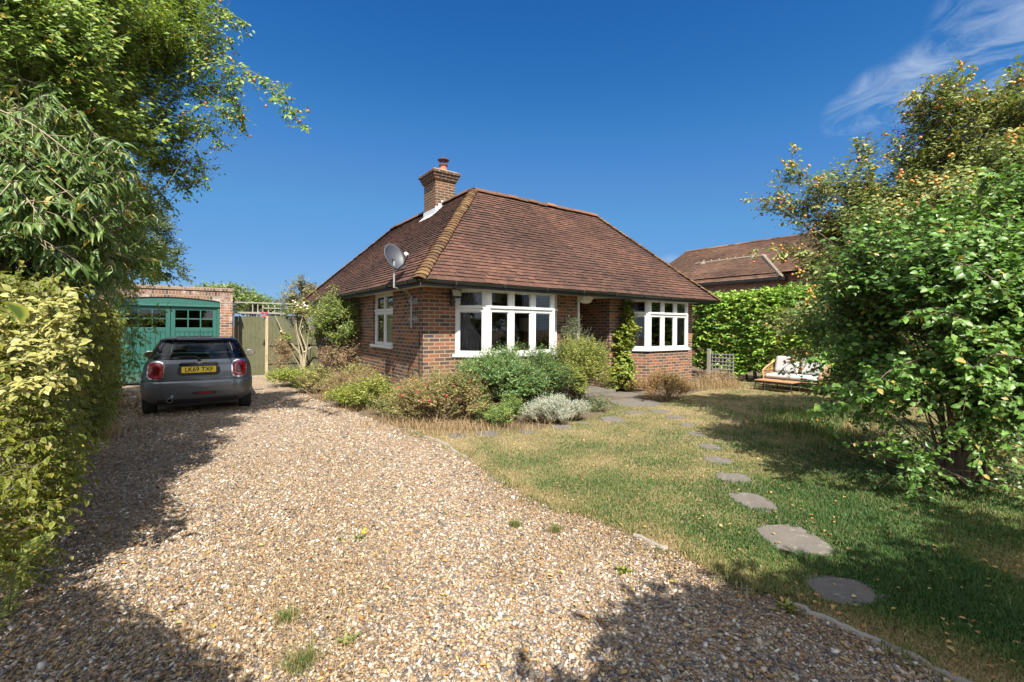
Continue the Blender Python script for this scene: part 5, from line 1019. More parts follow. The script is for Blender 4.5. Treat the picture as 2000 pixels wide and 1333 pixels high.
# borders in front of the bungalow
def hb(u, v, z, r1, r2, r3): return [*HW(u, v, z), r1, r2, r3]
plant('evergreen_shrub', 'dense dark green clipped shrub under the larger bay window', 'shrub', HW(1.9, -.3), [hb(1.05, -.25, .70, .50, .45, .42), hb(1.7, -.35, .62, .6, .5, .50), hb(2.4, -.40, .60, .6, .5, .48), hb(2.6, -.1, .85, .4, .35, .35), hb(1.9, -.05, .95, .5, .3, .32), hb(1.2, -.15, .90, .42, .32, .34), hb(1.55, -.1, 1.02, .3, .25, .28), hb(2.2, -.15, 1.05, .35, .25, .30), hb(2.9, -.1, .95, .35, .3, .35)],
      46000, .036, M['leaf_ever'], .55, 'small', .24, 12, .1, 16, seed=41, stems=6, n_limb=30, limb_r=.010, inner=.4)
plant('round_shrub', 'rounded yellow green shrub between the bay window and the porch', 'shrub', HW(3.35, -.3), [hb(3.4, -.45, .90, .62, .58, .66), hb(3.7, -.35, .7, .5, .45, .6), hb(3.0, -.55, .6, .45, .4, .42)],
      38000, .035, M['leaf_yellowgreen'], .5, 'small', .26, 12, .15, 18, seed=42, stems=6, n_limb=30, limb_r=.009, inner=.4)
plant('grey_climber', 'loose grey green climbing shrub against the wall beside the porch', 'climber', HW(3.95, .45), [hb(3.95, .40, 1.55, .28, .24, .40), hb(4.15, .3, 1.15, .30, .24, .45), hb(3.8, .35, 1.25, .28, .2, .4)],
      4200, .045, M['leaf_greygreen'], .34, 'small', .28, 11, .2, 14, seed=43, stems=3, n_limb=20, limb_r=.012)
plant('fuchsia_bush', 'straggly fuchsia bush with small red flowers at the corner of the bungalow', 'bush', at(865, 800, 7.7) * np.array([1, 1, 0]), [pb(840, 775, 7.75, .55, .45, .38), pb(905, 770, 7.75, .45, .4, .42), pb(800, 795, 7.8, .4, .4, .28), pb(940, 800, 7.6, .3, .3, .25)],
      20000, .040, M['leaf_fuchsia'], .5, 'small', .30, 10, .3, 16, (.28, .5), seed=44, stems=8, n_limb=40, limb_r=.006, bark='stem_dry', fruits=('red_flowers', 34, .016, M['red_flower'], 1.6))
plant('silver_shrub', 'low silver grey shrub beside the stepping stones', 'shrub', (*G(1085, 826), 0), [pb(1080, 806, 7.75, .36, .32, .24), pb(1125, 812, 7.9, .28, .3, .20), pb(1045, 812, 7.6, .2, .25, .2), pb(1090, 822, 7.45, .25, .2, .14)],
      22000, .045, M['leaf_grey'], .18, 'flat', .22, 16, -.25, 18, (.28, .45), seed=45, stems=8, n_limb=30, limb_r=.008, bark='stem_dry')
plant('herb_clump', 'fresh green feathery clump left of the silver shrub', 'plant', (*G(975, 834), 0), [pb(975, 812, 7.45, .30, .28, .20), pb(1000, 800, 7.7, .25, .25, .22), pb(935, 822, 7.4, .22, .2, .16)], 3200, .050, M['leaf_mid'], .34, 'small', .2, 9, .1, 10, seed=46, stems=6, n_limb=14, limb_r=.006, bark='stem_green')
vine = plant('wall_vine', 'yellow green vine climbing the brick pier beside the smaller bay window', 'climber', HW(5.85, .45), [hb(6.0, .5, 2.1, .15, .12, .28), hb(5.93, .5, 1.8, .18, .14, .28), hb(5.85, .5, 1.45, .22, .16, .3), hb(5.8, .5, 1.1, .22, .16, .3), hb(5.78, .5, .75, .23, .17, .3), hb(5.8, .48, .4, .24, .18, .28), hb(6.12, .34, 1.55, .16, .12, .2), hb(5.65, .45, .55, .26, .2, .3)],
      4600, .08, M['leaf_vine'], .85, 'oval', .26, 8, .4, 14, (.35, .6), seed=47, stems=2, n_limb=26, limb_r=.02)
plant('rusty_bush', 'dry reddish brown bush below the smaller bay window', 'bush', (*G(1297, 782), 0), [pb(1295, 755, 10.2, .50, .42, .33), pb(1325, 758, 10.4, .32, .35, .28), pb(1262, 765, 10.1, .28, .3, .22)], 14000, .036, M['leaf_rust'], .5, 'small', .26, 11, .15, 14, seed=48, stems=6, n_limb=40, limb_r=.009, bark='stem_dry')
wr = plant('climbing_rose', 'untidy climbing rose covering the drive side wall of the bungalow', 'climber', HW(.15, 5.6), [hb(.05, 4.9, 1.95, .5, .45, .42), hb(.0, 5.6, 1.75, .5, .55, .5), hb(-.05, 6.4, 1.75, .5, .5, .45), hb(.05, 5.2, 1.35, .45, .4, .35), hb(0, 6.9, 1.35, .4, .4, .35), hb(.1, 4.6, 1.5, .3, .35, .35), hb(-.1, 7.4, 1.7, .4, .4, .45), hb(-.15, 6.2, 2.2, .35, .4, .25), hb(-.2, 5.4, 2.3, .3, .35, .25)],
      20000, .055, M['leaf_rose2'], .6, 'small', .38, 9, .3, 15, (.28, .5), seed=49, stems=6, n_limb=60, limb_r=.018, bark='bark')
add_sprays(wr, [[HW(.1, 6.2, 2.0), HW(-.1, 6.9, 2.45), HW(-.2, 7.6, 2.75)], [HW(.1, 5.2, 2.1), HW(-.05, 5.4, 2.5), HW(-.1, 5.6, 2.85)], [HW(.0, 6.6, 1.9), HW(-.3, 7.4, 2.3), HW(-.4, 7.9, 2.5)], [HW(.0, 7.0, 1.2), HW(-.3, 7.6, 1.35), HW(-.4, 8.2, 1.3)]], .05, M['leaf_vine'], .6, 'small', 6, side=.3, per=7, nside=6)
plant('dead_rose_stems', 'brown withered growth at the foot of the climbing rose', 'plant', HW(.1, 5.4, 0), [hb(.1, 4.7, .75, .4, .5, .55), hb(.0, 5.4, .7, .45, .5, .55), hb(.1, 6.2, .6, .4, .5, .45)], 3600, .05, M['leaf_dry'], .45, 'small', .35, 7, .5, 14, seed=50, stems=8, n_limb=46, limb_r=.012, bark='bark')
gr = plant('gate_rose', 'climbing rose with bare stems and pale blooms on the green fence', 'climber', gp(1.55, -.45), [[*gp(1.45, -.25, 2.15), .42, .3, .25], [*gp(1.75, -.3, 2.1), .3, .3, .25], [*gp(1.0, -.25, 1.15), .32, .25, .28], [*gp(1.15, -.2, 2.2), .3, .2, .2]], 1900, .06, M['leaf_vine'], .6, 'small', .3, 8, .3, 9, seed=51, stems=2, n_limb=0 or 4, limb_r=.02, bark='bark_pale', fruits=('pale_blooms', 26, .045, M['pale_flower'], .8))
mb = MB(); gb_ = np.array(gp(1.55, -.45))
for c in (((1.55, -.45, 0), (1.45, -.35, .7), (.95, -.2, 1.35), (.72, -.15, 1.95)), ((1.55, -.45, 0), (1.52, -.35, .8), (1.35, -.2, 1.4), (1.3, -.15, 2.1)), ((1.55, -.45, .3), (1.62, -.35, .9), (1.42, -.2, 1.5), (1.55, -.2, 2.1)), ((1.52, -.4, .75), (1.8, -.3, .95), (1.95, -.3, .9))):
    P = np.array([gp(*q) for q in c]) - gb_; s_ = np.linspace(0, len(P) - 1, 14); mb.tube([[np.interp(k, range(len(P)), P[:, j]) for j in range(3)] for k in s_], np.linspace(.032, .012, 14), 6, False)
mb.build('bare_stem', M['bark_pale'], gr, smooth=True)
add_sprays(gr, [[gp(.9, -.1, 2.0), gp(.95, -.1, 2.5), gp(.85, -.1, 2.9)], [gp(.9, -.1, 2.3), gp(1.1, -.1, 2.65)]], .07, M['leaf_greygreen'], .6, 'small', 8, side=.2, per=6, nside=4)
for lab, px, py, z, rx, rz, n, mt_, ll, sd in (
    ('bright green leafy clump at the drive edge nearest the gate', 575, 745, 12.0, .55, .28, 2200, 'leaf_vine', .06, 61), ('mixed green and yellowing clump along the drive under the climbing rose', 622, 748, 11.0, .5, .32, 2200, 'leaf_mixed', .055, 62),
    ('dry pinkish brown seedy clump along the drive edge', 660, 765, 9.9, .42, .30, 2300, 'leaf_dry', .035, 63), ('lime green low clump at the drive edge before the bungalow corner', 690, 785, 9.1, .38, .22, 1900, 'leaf_vine', .055, 64), ('lime green upright clump close to the cable on the bungalow corner', 735, 775, 8.7, .40, .30, 2200, 'leaf_yellowgreen', .05, 65),
    ('brown dead clump between the lime green clumps', 712, 770, 9.3, .35, .35, 1600, 'leaf_dry', .04, 66), ('mixed straggling clump next to the fuchsia', 775, 795, 8.2, .36, .30, 2200, 'leaf_fuchsia', .04, 67), ('tall dry brown weed clump against the green fence', 545, 700, 13.2, .32, .45, 1500, 'leaf_dry', .045, 68),
    ('grey dry tuft beside the trellis post', 1400, 745, 13.4, .55, .18, 1500, 'leaf_dry', .05, 69), ('pale straw coloured weeds under the wall below the two light window', 690, 742, 10.4, .40, .30, 1500, 'leaf_mixed', .045, 70), ('low grey green clump right of the silver shrub', 1160, 803, 8.8, .30, .16, 1100, 'leaf_greygreen', .04, 71), ('russet leafy scrap at the foot of the wall vine', 1225, 752, 11.4, .35, .15, 900, 'leaf_rust', .045, 72)):
    p = at(px, py, z); plant('border_plant', lab, 'plant', (p[0], p[1], 0), [[p[0], p[1], max(p[2], rz * .7), rx * 1.2, rx * .95, rz * 1.15], [p[0] + rx * .5, p[1] - .1, max(p[2], rz * .7) * .8, rx * .6, rx * .6, rz * .8]], n * 2, ll, M[mt_], .5, 'small', .24, 9, .15, 10, (.35, .6), seed=sd, stems=7, n_limb=22, limb_r=.006, bark='stem_dry' if 'dry' in mt_ or 'mixed' in mt_ else 'stem_green', group='low plants in the border along the drive')
r_ = np.random.default_rng(88); ug = [[*G(1760, 960), 0, .7, .5, .30], [*G(1880, 985), 0, .6, .4, .28], [*G(1680, 900), .02, .5, .5, .25], [*G(1990, 1000), .0, .6, .5, .35], [5.6, 4.9, .1, .9, .9, .5], [4.9, 5.6, .1, .8, .8, .45]]
plant('undergrowth_shrub', 'low dark leafy growth at the foot of the large right foreground shrub', 'shrub', (4.7, 4.9, 0), ug, 3600, .055, M['leaf_ever'], .6, 'small', .30, 8, .3, 10, (.3, .55), seed=36, stems=9, n_limb=70, limb_r=.008, bark='stem_dry')
gd = empty('goldenrod', (-2.62, 2.5, 0), 0, 'yellow flowering weed leaning out of the hedge foot in the near left corner', 'plant')
add_sprays(gd, [[(-2.87, 2.50, 0), (-2.77, 2.65, .5), (-2.84, 2.90, .85)], [(-2.82, 2.50, 0), (-2.67, 2.40, .35), (-2.44, 2.35, .52)], [(-2.92, 2.60, 0), (-2.97, 2.90, .55), (-2.97, 3.20, .78)], [(-2.82, 2.40, 0), (-2.72, 2.30, .3), (-2.62, 2.20, .5)], [(-3.02, 2.70, 0), (-3.02, 3.00, .5), (-3.22, 3.30, .8)]], .045, M['leaf_yellowgreen'], .2, 'flat', 9, side=.16, per=12, nside=16, r0=.005, name='foliage', droop=-.2, hips=('yellow_flowers', 50, .009, M['yellow_flower'], 1.0))

# ------------------------------------------------------------------ neighbouring house beyond the laurel hedge
NB = np.array([8.95, 22.2]); ND = math.atan2(-.818, .575)
NH = empty('neighbour_house', (NB[0], NB[1], 0), ND, 'neighbouring brick house with a long brown tiled roof beyond the laurel hedge', 'house')
# local x runs along the eaves towards the viewer, local y away to the right
nb = MB(); wall_panel(nb, (-3.1, .6), (1, 0), 15.0, 0, 4.05, [(8.6, 9.8, 2.6, 3.6)], .3); wall_panel(nb, (-3.1, 8.2), (0, -1), 7.28, 0, 4.05, [], .3)
nb.poly([(-3.1, 8.2, 4.051), (-3.1, .62, 4.051), (-3.1, 4.4, 6.1)], [(0, 4.05), (7.6, 4.05), (3.8, 6.1)]); nb.build('wall', M['brick_far'], NH)
tm2 = MB(); rn = np.random.default_rng(9); MX0, MX1, MY0, MZ0, MRUN, MRISE = -3.3, 12.0, .2, 4.09, 4.2, 2.24
tiles(tm2, (MX0, MY0, MZ0), (1, 0), (0, 1), MX1 - MX0, MRUN, MRISE, 0, 0, rn, .115, .2, .015, .006)
nr = tm2.build('roof', M['tile_far'], NH, rnd=True)
nd_ = MB(); nd_.poly([(MX0, MY0, MZ0 - .02), (MX1, MY0, MZ0 - .02), (MX1, MY0 + MRUN, MZ0 + MRISE - .02), (MX0, MY0 + MRUN, MZ0 + MRISE - .02)]); nd_.poly([(MX1, MY0 + 2 * MRUN, MZ0), (MX0, MY0 + 2 * MRUN, MZ0), (MX0, MY0 + MRUN, MZ0 + MRISE), (MX1, MY0 + MRUN, MZ0 + MRISE)]); nd_.build('roof_boarding', M['tile_far'], nr)
rb2 = MB(); ridge(rb2, (MX0, MY0 + MRUN, MZ0 + MRISE), (MX1, MY0 + MRUN, MZ0 + MRISE), rn, .4); rb2.build('ridge_tiles', M['tile_far'], nr, smooth=True, rnd=True)
# projecting lean-to roof with a pale mortared hip and abutment
LX0, LX, E2, LZ0, LR, LRI = -.55, 4.15, -.05, 3.86, 2.0, 1.28
tm3 = MB(); tiles(tm3, (LX0, E2, LZ0), (1, 0), (0, 1), LX - LX0, LR, LRI, -.6, 1.7, rn, .115, .2, .015, .005); tiles(tm3, (LX, E2, LZ0), (0, 1), (-1, 0), 3.2, 1.7, LRI, 2.0, .0, rn, .115, .2, .015, .005)
lr = tm3.build('lean_to_roof', M['tile_far'], NH, rnd=True); z1_ = LZ0 + LRI; xh = LX - 1.7; yt = E2 + LR
nd_ = MB(); nd_.poly([(LX0, E2, LZ0 - .02), (LX, E2, LZ0 - .02), (xh, yt, z1_ - .02), (LX0 - .6, yt, z1_ - .02)]); nd_.poly([(LX, E2, LZ0 - .02), (LX, E2 + 3.2, LZ0 - .02), (xh, E2 + 3.2, z1_ - .02), (xh, yt, z1_ - .02)]); nd_.build('roof_boarding', M['tile_far'], lr)
M['mortar'] = simple('pale_mortar_flashing', (.27, .225, .17), .9, .25, 12)
mf = MB(); mf.tube([(LX0 - .5, yt, z1_ + .02), (xh, yt, z1_ + .03)], .04, 6); mf.tube([(xh, yt, z1_ + .04), (xh + .1, yt + 1.1, z1_ + .0)], .05, 6); mf.tube([(LX, E2, LZ0 + .02), (xh, yt, z1_ + .03)], .06, 6)
for k in range(14):
    f_ = k / 14; mf.box(-.13, .13, -.05, .05, -.03, .03, Matrix.Translation((LX + (xh - LX) * f_, E2 + LR * f_, LZ0 + LRI * f_ + .05)) @ Matrix.Rotation(R(-40), 4, 'Z'))
for k in range(7): mf.box(-.6 + k * .42, -.54 + k * .42, yt - .03, yt + .03, z1_ + .05, z1_ + .13)
for x in (-.55, 2.1): mf.poly([(x - .14, yt - .12, z1_ - .05), (x + .14, yt - .12, z1_ - .05), (x, yt - .02, z1_ + .17)])
mf.build('mortar_fillet', M['mortar'], lr)
lw2 = MB(); wall_panel(lw2, (LX0 + .2, E2 + .25), (1, 0), LX - LX0 - .4, 0, LZ0 - .06, [], .25); wall_panel(lw2, (LX - .2, E2 + .51), (0, 1), 1.9, 0, LZ0 - .06, [(.10, .62, 2.75, 3.62)], .25); lw2.build('lean_to_wall', M['brick_far'], NH)
fg = MB(); fg.box(LX0 - .02, LX + .03, E2 - .05, E2 + .02, LZ0 - .13, LZ0 - .01); fg.box(LX - .02, LX + .04, E2 + .021, E2 + 2.6, LZ0 - .13, LZ0 - .01); fg.build('gutter', M['gutter'], NH)
fm, gm2 = MB(), MB(); frame_panel(fm, gm2, (LX - .2 - .02, E2 + .61), (0, 1), .52, [(.06, .46)], 2.752, 3.618, 3.3, transom=False); nw = fm.build('window', M['white'], NH); gm2.build('glazing', M['glass'], nw)
gx = 5.75; gg2 = MB(); gg2.poly([(gx - .75, 1.9, 4.3), (gx + .75, 1.9, 4.3), (gx + .6, 1.9, 4.75), (gx, 1.9, 5.35), (gx - .6, 1.9, 4.75)], [(0, 4.3), (1.5, 4.3), (1.35, 4.75), (.75, 5.35), (.15, 4.75)]); gg2.poly([(gx - .6, 1.9, 4.3), (gx - .6, 1.9, 4.75), (gx - .6, 3.6, 4.75), (gx - .6, 3.6, 4.3)]); gg2.poly([(gx + .6, 1.9, 4.75), (gx + .6, 1.9, 4.3), (gx + .6, 3.6, 4.3), (gx + .6, 3.6, 4.75)]); gg2.build('dormer_gable', M['brick_pale'], NH)
dr = MB()
for sx in (-1, 1): dr.poly([(gx + sx * .72, 1.8, 4.66), (gx, 1.8, 5.40), (gx, 4.2, 5.40), (gx + sx * .72, 4.2, 4.66)][::sx])
dr.build('dormer_roof', M['tile_far'], NH)

# ------------------------------------------------------------------ stepping stones, path slabs
STONES = []
def slab(name, label, px, py, wpx, hpx, seed, group, ang=0.0, th=.02):
    rng = np.random.default_rng(seed); c = np.array(G(px, py)); l = np.array(G(px - wpx / 2, py)); f_ = np.array(G(px, py + hpx / 2)); b_ = np.array(G(px, py - hpx / 2)); ru = abs(c[0] - l[0]); rv = abs(b_[1] - f_[1]) / 2
    rv = min(max(rv, ru * .5), ru * 1.3); STONES.append((*c, ru, rv)); n = 9; pts = []
    for k in range(n):
        a_ = k * 2 * math.pi / n + rng.uniform(-.22, .22); q = (abs(math.cos(a_)) ** 4 + abs(math.sin(a_)) ** 4) ** -.25 * rng.uniform(.88, 1.04); pts.append((ru * q * math.cos(a_), rv * q * math.sin(a_)))
    P = smooth_line(pts + [pts[0]], 3, .006, seed)[:-1]; mb = MB(); mb.prism(P, -.02, th * .5); o = mb.build(name, M['flag'], None, bevel=.006); o.location = (c[0], c[1], .012); o.rotation_euler = (rng.normal(0, .006), rng.normal(0, .006), ang); return tag(o, label, 'stepping stone' if 'stepping' in name else 'path slab', group)
SG = 'stepping stones set in the lawn'
ST = [(1645, 1158, 132, 58, 'stepping stone nearest the viewer, in the shade at the drive end of the lawn'), (1549, 1058, 118, 60, 'large stepping stone second from the drive, half dappled by shade'), (1470, 983, 76, 36, 'third stepping stone from the drive, broad and sunlit'), (1432, 936, 66, 19, 'fourth stepping stone from the drive'), (1403, 902, 50, 14, 'fifth stepping stone from the drive, on the edge of the shade'),
      (1386, 875, 38, 12, 'sixth stepping stone from the drive, half in tree shade'), (1360, 850, 30, 8, 'seventh stepping stone from the drive, small and sunlit'), (1342, 832, 26, 7, 'small stepping stone eighth from the drive'), (1318, 817, 34, 6, 'ninth stepping stone from the drive, near the path slabs'), (1290, 805, 42, 6, 'stepping stone touching the end of the path slabs'),
      (1196, 821, 46, 10, 'stepping stone just below the large path slab'), (1240, 808, 34, 6, 'stepping stone between the large path slab and the lawn'), (1140, 829, 24, 5, 'tiny stepping stone right of the silver shrub'), (1097, 836, 40, 8, 'stepping stone in front of the silver shrub'), (1028, 845, 32, 8, 'stepping stone left of the silver shrub'), (950, 849, 44, 10, 'second stepping stone from the kerb below the fuchsia'), (892, 853, 36, 10, 'stepping stone closest to the kerb below the fuchsia')]
for i, (px, py, w_, h_, lab) in enumerate(ST): slab('stepping_stone', lab, px, py, w_, h_, 100 + i, SG)
slab('path_slab', 'pale stone slab leading to the porch step', 1205, 770, 76, 13, 130, 'path slabs before the porch', R(20), .03); slab('path_slab', 'large weathered slab where the path meets the lawn', 1243, 789, 92, 15, 131, 'path slabs before the porch', R(15))

# ------------------------------------------------------------------ garden sofa, low table, trellis by the hedge
M['rattan'] = simple('tan_rattan', (.42, .24, .11), .6, .3, 60, bump=.4); M['cushion'] = simple('pale_grey_cushion', (.43, .425, .42), .95, .06, 40, bump=.15); M['teak'] = simple('teak_wood', (.36, .19, .09), .6, .25, 20)
SO = empty('garden_sofa', (7.62, 11.95, 0), math.atan2(-.818, .575), 'rattan garden sofa with pale grey cushions beside the laurel hedge', 'sofa')
# local x along the sofa (towards the viewer), local -y is the front
SW = 1.32; s_ = MB(); s_.box(-SW / 2, SW / 2, -.36, .30, .26, .30); s_.build('seat_frame', M['rattan'], SO, bevel=.012)
s_ = MB(); s_.box(-SW / 2 + .03, SW / 2 - .03, -.38, .24, .305, .43); s_.build('seat_cushion', M['cushion'], SO, bevel=.05)
for x in (-.33, .33):
    s_ = MB(); s_.box(-.30, .30, -.08, .08, 0, .47, Matrix.Translation((x, .22, .435)) @ Matrix.Rotation(R(-16), 4, 'X')); s_.build('back_cushion', M['cushion'], SO, bevel=.06)
s_ = MB(); s_.tube([(-SW / 2 - .04, -.34, .50), (-SW / 2 - .05, -.1, .60), (-SW / 2 + .0, .34, .76), (0, .40, .78), (SW / 2, .34, .76), (SW / 2 + .05, -.1, .60), (SW / 2 + .04, -.34, .50)], .022, 6)
s_.build('top_rail', M['rattan'], SO, smooth=True)
for sx in (-1, 1):
    s_ = MB(); x = sx * SW / 2
    for k in range(9):
        y = -.34 + k * .08; zt_ = .50 + (.76 - .50) * k / 8; s_.tube([(x, y, .28), (x + sx * .04, y, zt_)], .009, 5)
    for z in (.36, .44, .52): s_.tube([(x + sx * .015, -.34 + (.0 if z < .5 else .1), z), (x + sx * .02, .32, z)], .008, 5)
    s_.tube([(x, -.345, .27), (x + sx * .04, -.34, .50)], .02, 6); s_.build('arm', M['rattan'], SO, smooth=True)
s_ = MB()
for k in range(17): x = -SW / 2 + .03 + k * (SW - .06) / 16; s_.tube([(x, .30, .28), (x, .39, .77)], .008, 5)
s_.build('back_weave', M['rattan'], SO)
for x in (-SW / 2 + .08, SW / 2 - .08):
    for y, ln_ in ((-.30, -.04), (.24, .05)): s_ = MB(); s_.tube([(x, y, .262), (x, y + ln_, 0)], [.016, .011], 6); s_.build('leg', M['black_metal'], SO, smooth=True)
TB = empty('coffee_table', (6.98, 11.72, 0), math.atan2(-.818, .575), 'low slatted wooden table standing in front of the rattan sofa', 'table')
for k in range(5): pass
s_ = MB()
for k in range(5): s_.box(-.46, .46, -.25 + k * .1, -.155 + k * .1, .27, .295)
s_.build('tabletop', M['teak'], TB, bevel=.004); s_ = MB(); s_.box(-.42, .42, -.24, -.21, .235, .268); s_.box(-.42, .42, .21, .24, .235, .268); s_.build('apron', M['black_metal'], TB)
for x in (-.42, .42):
    for y in (-.22, .22): s_ = MB(); s_.tube([(x, y, .266), (x * 1.12, y * 1.05, 0)], [.016, .011], 6); s_.build('leg', M['black_metal'], TB, smooth=True)
TL = empty('garden_trellis', (*G(1385, 743), 0), math.atan2(-.70, .72), 'small weathered square trellis with a post by the laurel hedge', 'trellis')
s_ = MB(); s_.box(-.06, .04, -.05, .05, 0, 1.0); s_.build('post', M['grey_wood'], TL, bevel=.006)
s_ = MB()
for k in range(7): s_.box(.08 + k * .105, .107 + k * .105, -.01, .01, .10, .88)
for k in range(7): s_.box(.08, .735, -.024, -.011, .14 + k * .115, .164 + k * .115)
s_.build('lattice', M['grey_wood'], TL)

# ------------------------------------------------------------------ loose gravel, grass, weeds, fallen leaves
rg_ = np.random.default_rng(77)
def sample(poly, n, zmax, power, rng, z0=1.75, xr=1.25):
    out = []
    tot = 0
    while tot < n:
        y = z0 * (zmax / z0) ** rng.uniform(0, 1, n); y = (z0 ** (1 - power) + rng.uniform(0, 1, n) * (zmax ** (1 - power) - z0 ** (1 - power))) ** (1 / (1 - power)); x = rng.uniform(-xr, xr, n) * y
        ok = inpoly(x, y, poly); out.append(np.column_stack([x[ok], y[ok]])); tot += ok.sum()
    return np.concatenate(out)[:n]
P = sample(DRIVE, 175000, 11.0, 1.25, rg_); P = P[rg_.uniform(size=len(P)) < .25 + 1.1 * vnoise(P[:, 0] * .9 + P[:, 1] * .5, P[:, 1] * .45, 12)]; n = len(P)
ot = np.array([(1, 0, 0), (-1, 0, 0), (0, 1, 0), (0, -1, 0), (0, 0, 1), (0, 0, -1), (.7, .6, .35), (-.65, .6, .4), (.6, -.7, .4), (-.7, -.6, .35)])
bmt = bmesh.new(); [bmt.verts.new(v) for v in ot]; bmesh.ops.convex_hull(bmt, input=list(bmt.verts)); bmt.verts.ensure_lookup_table(); bmesh.ops.triangulate(bmt, faces=list(bmt.faces)); tv = np.array([v.co[:] for v in bmt.verts]); bmt.verts.index_update(); tf = np.array([[v.index for v in f.verts] for f in bmt.faces]); bmt.free()
sz = np.minimum(rg_.lognormal(math.log(.0064), .45, n), .017) * (1 + np.clip(P[:, 1] - 3, 0, 6) * .07); sx_, sy_, sz_ = sz * rg_.uniform(.8, 1.5, n), sz * rg_.uniform(.7, 1.1, n), sz * rg_.uniform(.4, .75, n); an = rg_.uniform(0, 6.283, n); ti = rg_.normal(0, .35, (n, 2))
V = tv[None] * (1 + rg_.normal(0, .12, (n, len(tv), 3))); V = V * np.stack([sx_, sy_, sz_], 1)[:, None, :]; V[..., 2] += V[..., 0] * ti[:, 0:1] + V[..., 1] * ti[:, 1:2]
ca, sa = np.cos(an)[:, None], np.sin(an)[:, None]; X = V[..., 0] * ca - V[..., 1] * sa + P[:, 0:1]; Y = V[..., 0] * sa + V[..., 1] * ca + P[:, 1:2]; Z = V[..., 2] + .007 + (sz_ * rg_.uniform(.1, .7, n))[:, None]
go = raw('gravel', np.stack([X, Y, Z], -1).reshape(-1, 3), (tf[None] + (np.arange(n) * len(tv))[:, None, None]).reshape(-1, 3), stone_mat(), None, np.repeat(rg_.uniform(0, 1, n), len(tv))); tag(go, kind='stuff')
M['grass'] = leaf_mat('grass_blade', [(.038, .095, .016), (.075, .155, .026), (.165, .185, .05), (.32, .25, .105), (.43, .32, .165)], .3, .6, dead=(.50, .385, .19))
M['straw'] = leaf_mat('straw_blade', [(.20, .13, .06), (.32, .22, .11), (.42, .31, .17)], .2, .7, dead=(.46, .36, .20))
def blades(name, P, h, wd, rnd, mat, rng, lean=.6, kind='stuff', parent=None, zb=.010):
    n = len(P); a_ = rng.uniform(0, 6.283, n); d = np.column_stack([np.cos(a_), np.sin(a_)]); pr = np.column_stack([-d[:, 1], d[:, 0]]); l_ = rng.uniform(.1, 1, n) * lean; b0 = np.column_stack([P, np.full(n, zb)]); w3 = np.column_stack([pr * wd[:, None], np.zeros(n)])
    mid = b0 + np.column_stack([d * (h * l_ * .35)[:, None], h * .6]); tip = b0 + np.column_stack([d * (h * l_)[:, None], h * np.sqrt(np.clip(1 - (l_ * .5) ** 2, .2, 1))])
    V = np.stack([b0 - w3, b0 + w3, mid - w3 * .7, mid + w3 * .7, tip], 1).reshape(-1, 3); tf_ = np.array([(0, 1, 3), (0, 3, 2), (2, 3, 4)]); T = (tf_[None] + (np.arange(n) * 5)[:, None, None]).reshape(-1, 3)
    o = raw(name, V, T, mat, parent, np.repeat(rnd, 5));
    if kind: o['kind'] = kind
    return o
def dryness(P): return np.clip(.62 * vnoise(P[:, 0] * .75 + 3, P[:, 1] * .75, 1) + .38 * vnoise(P[:, 0] * 2.6, P[:, 1] * 2.6 + 9, 2), 0, 1)
P = sample(LAWN, 310000, 16.0, 1.45, rg_, xr=1.75); dy = dryness(P); edge_d = np.min(np.hypot(P[:, 0:1] - np.array(EDGE_S)[None, ::3, 0], P[:, 1:2] - np.array(EDGE_S)[None, ::3, 1]), 1); dy = np.clip(dy + .45 * np.exp(-edge_d / .22), 0, 1)
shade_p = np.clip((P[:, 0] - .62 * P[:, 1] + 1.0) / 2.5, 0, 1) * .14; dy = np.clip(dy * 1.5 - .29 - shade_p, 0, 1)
dist = np.hypot(P[:, 0], P[:, 1]); hgt = rg_.uniform(.013, .031, len(P)) * (1.25 - .75 * dy) * (1 + .04 * dist); wid = rg_.uniform(.0012, .0022, len(P)) * (1 + .16 * dist)
keep = np.ones(len(P), bool)
for cx, cy, ru, rv in STONES: keep &= ((np.abs(P[:, 0] - cx) / (ru * .97)) ** 3 + (np.abs(P[:, 1] - cy) / (rv * .97)) ** 3 + (vnoise(P[:, 0] * 13, P[:, 1] * 13, 8) - .3) * .75) > .86
P, hgt, wid, dy = P[keep], hgt[keep], wid[keep], dy[keep]
blades('grass', P, hgt, wid, np.clip(.05 + dy * 1.05 - .12 + rg_.normal(0, .16, len(P)), 0, 1), M['grass'], rg_, 1.0)
# ragged grass spilling over the kerb, taller tufts at the foot of the shrub
k = rg_.uniform(0, len(EDGE_S) - 1.001, 9000); E_ = np.array(EDGE_S); i0 = k.astype(int); P = E_[i0] + (E_[i0 + 1] - E_[i0]) * (k - i0)[:, None] + rg_.normal(0, .07, (9000, 2)); cl_ = vnoise(P[:, 0] * 5, P[:, 1] * 5, 4); P = P[cl_ > .48]
blades('edge_grass', P, rg_.uniform(.02, .065, len(P)), rg_.uniform(.0016, .003, len(P)), np.clip(rg_.normal(.45, .28, len(P)), 0, 1), M['grass'], rg_, 1.1)
def tuft_field(name, cx, n, rad, h, mat, rng, tone=(.4, .25), wd=.0022, lean=1.0, label=None):
    P = np.concatenate([np.array(c[:2]) + rng.normal(0, rad, (int(n * (c[2] if len(c) > 2 else 1)), 2)) for c in cx]); return blades(name, P, h * rng.uniform(.4, 1.2, len(P)), wd * rng.uniform(.6, 1.3, len(P)), np.clip(rng.normal(tone[0], tone[1], len(P)), 0, 1), mat, rng, lean)
tuft_field('long_grass', [G(1600, 845), G(1680, 880), G(1560, 815), G(1520, 835), G(1640, 820)], 700, .30, .20, M['grass'], rg_, (.28, .25), .004)
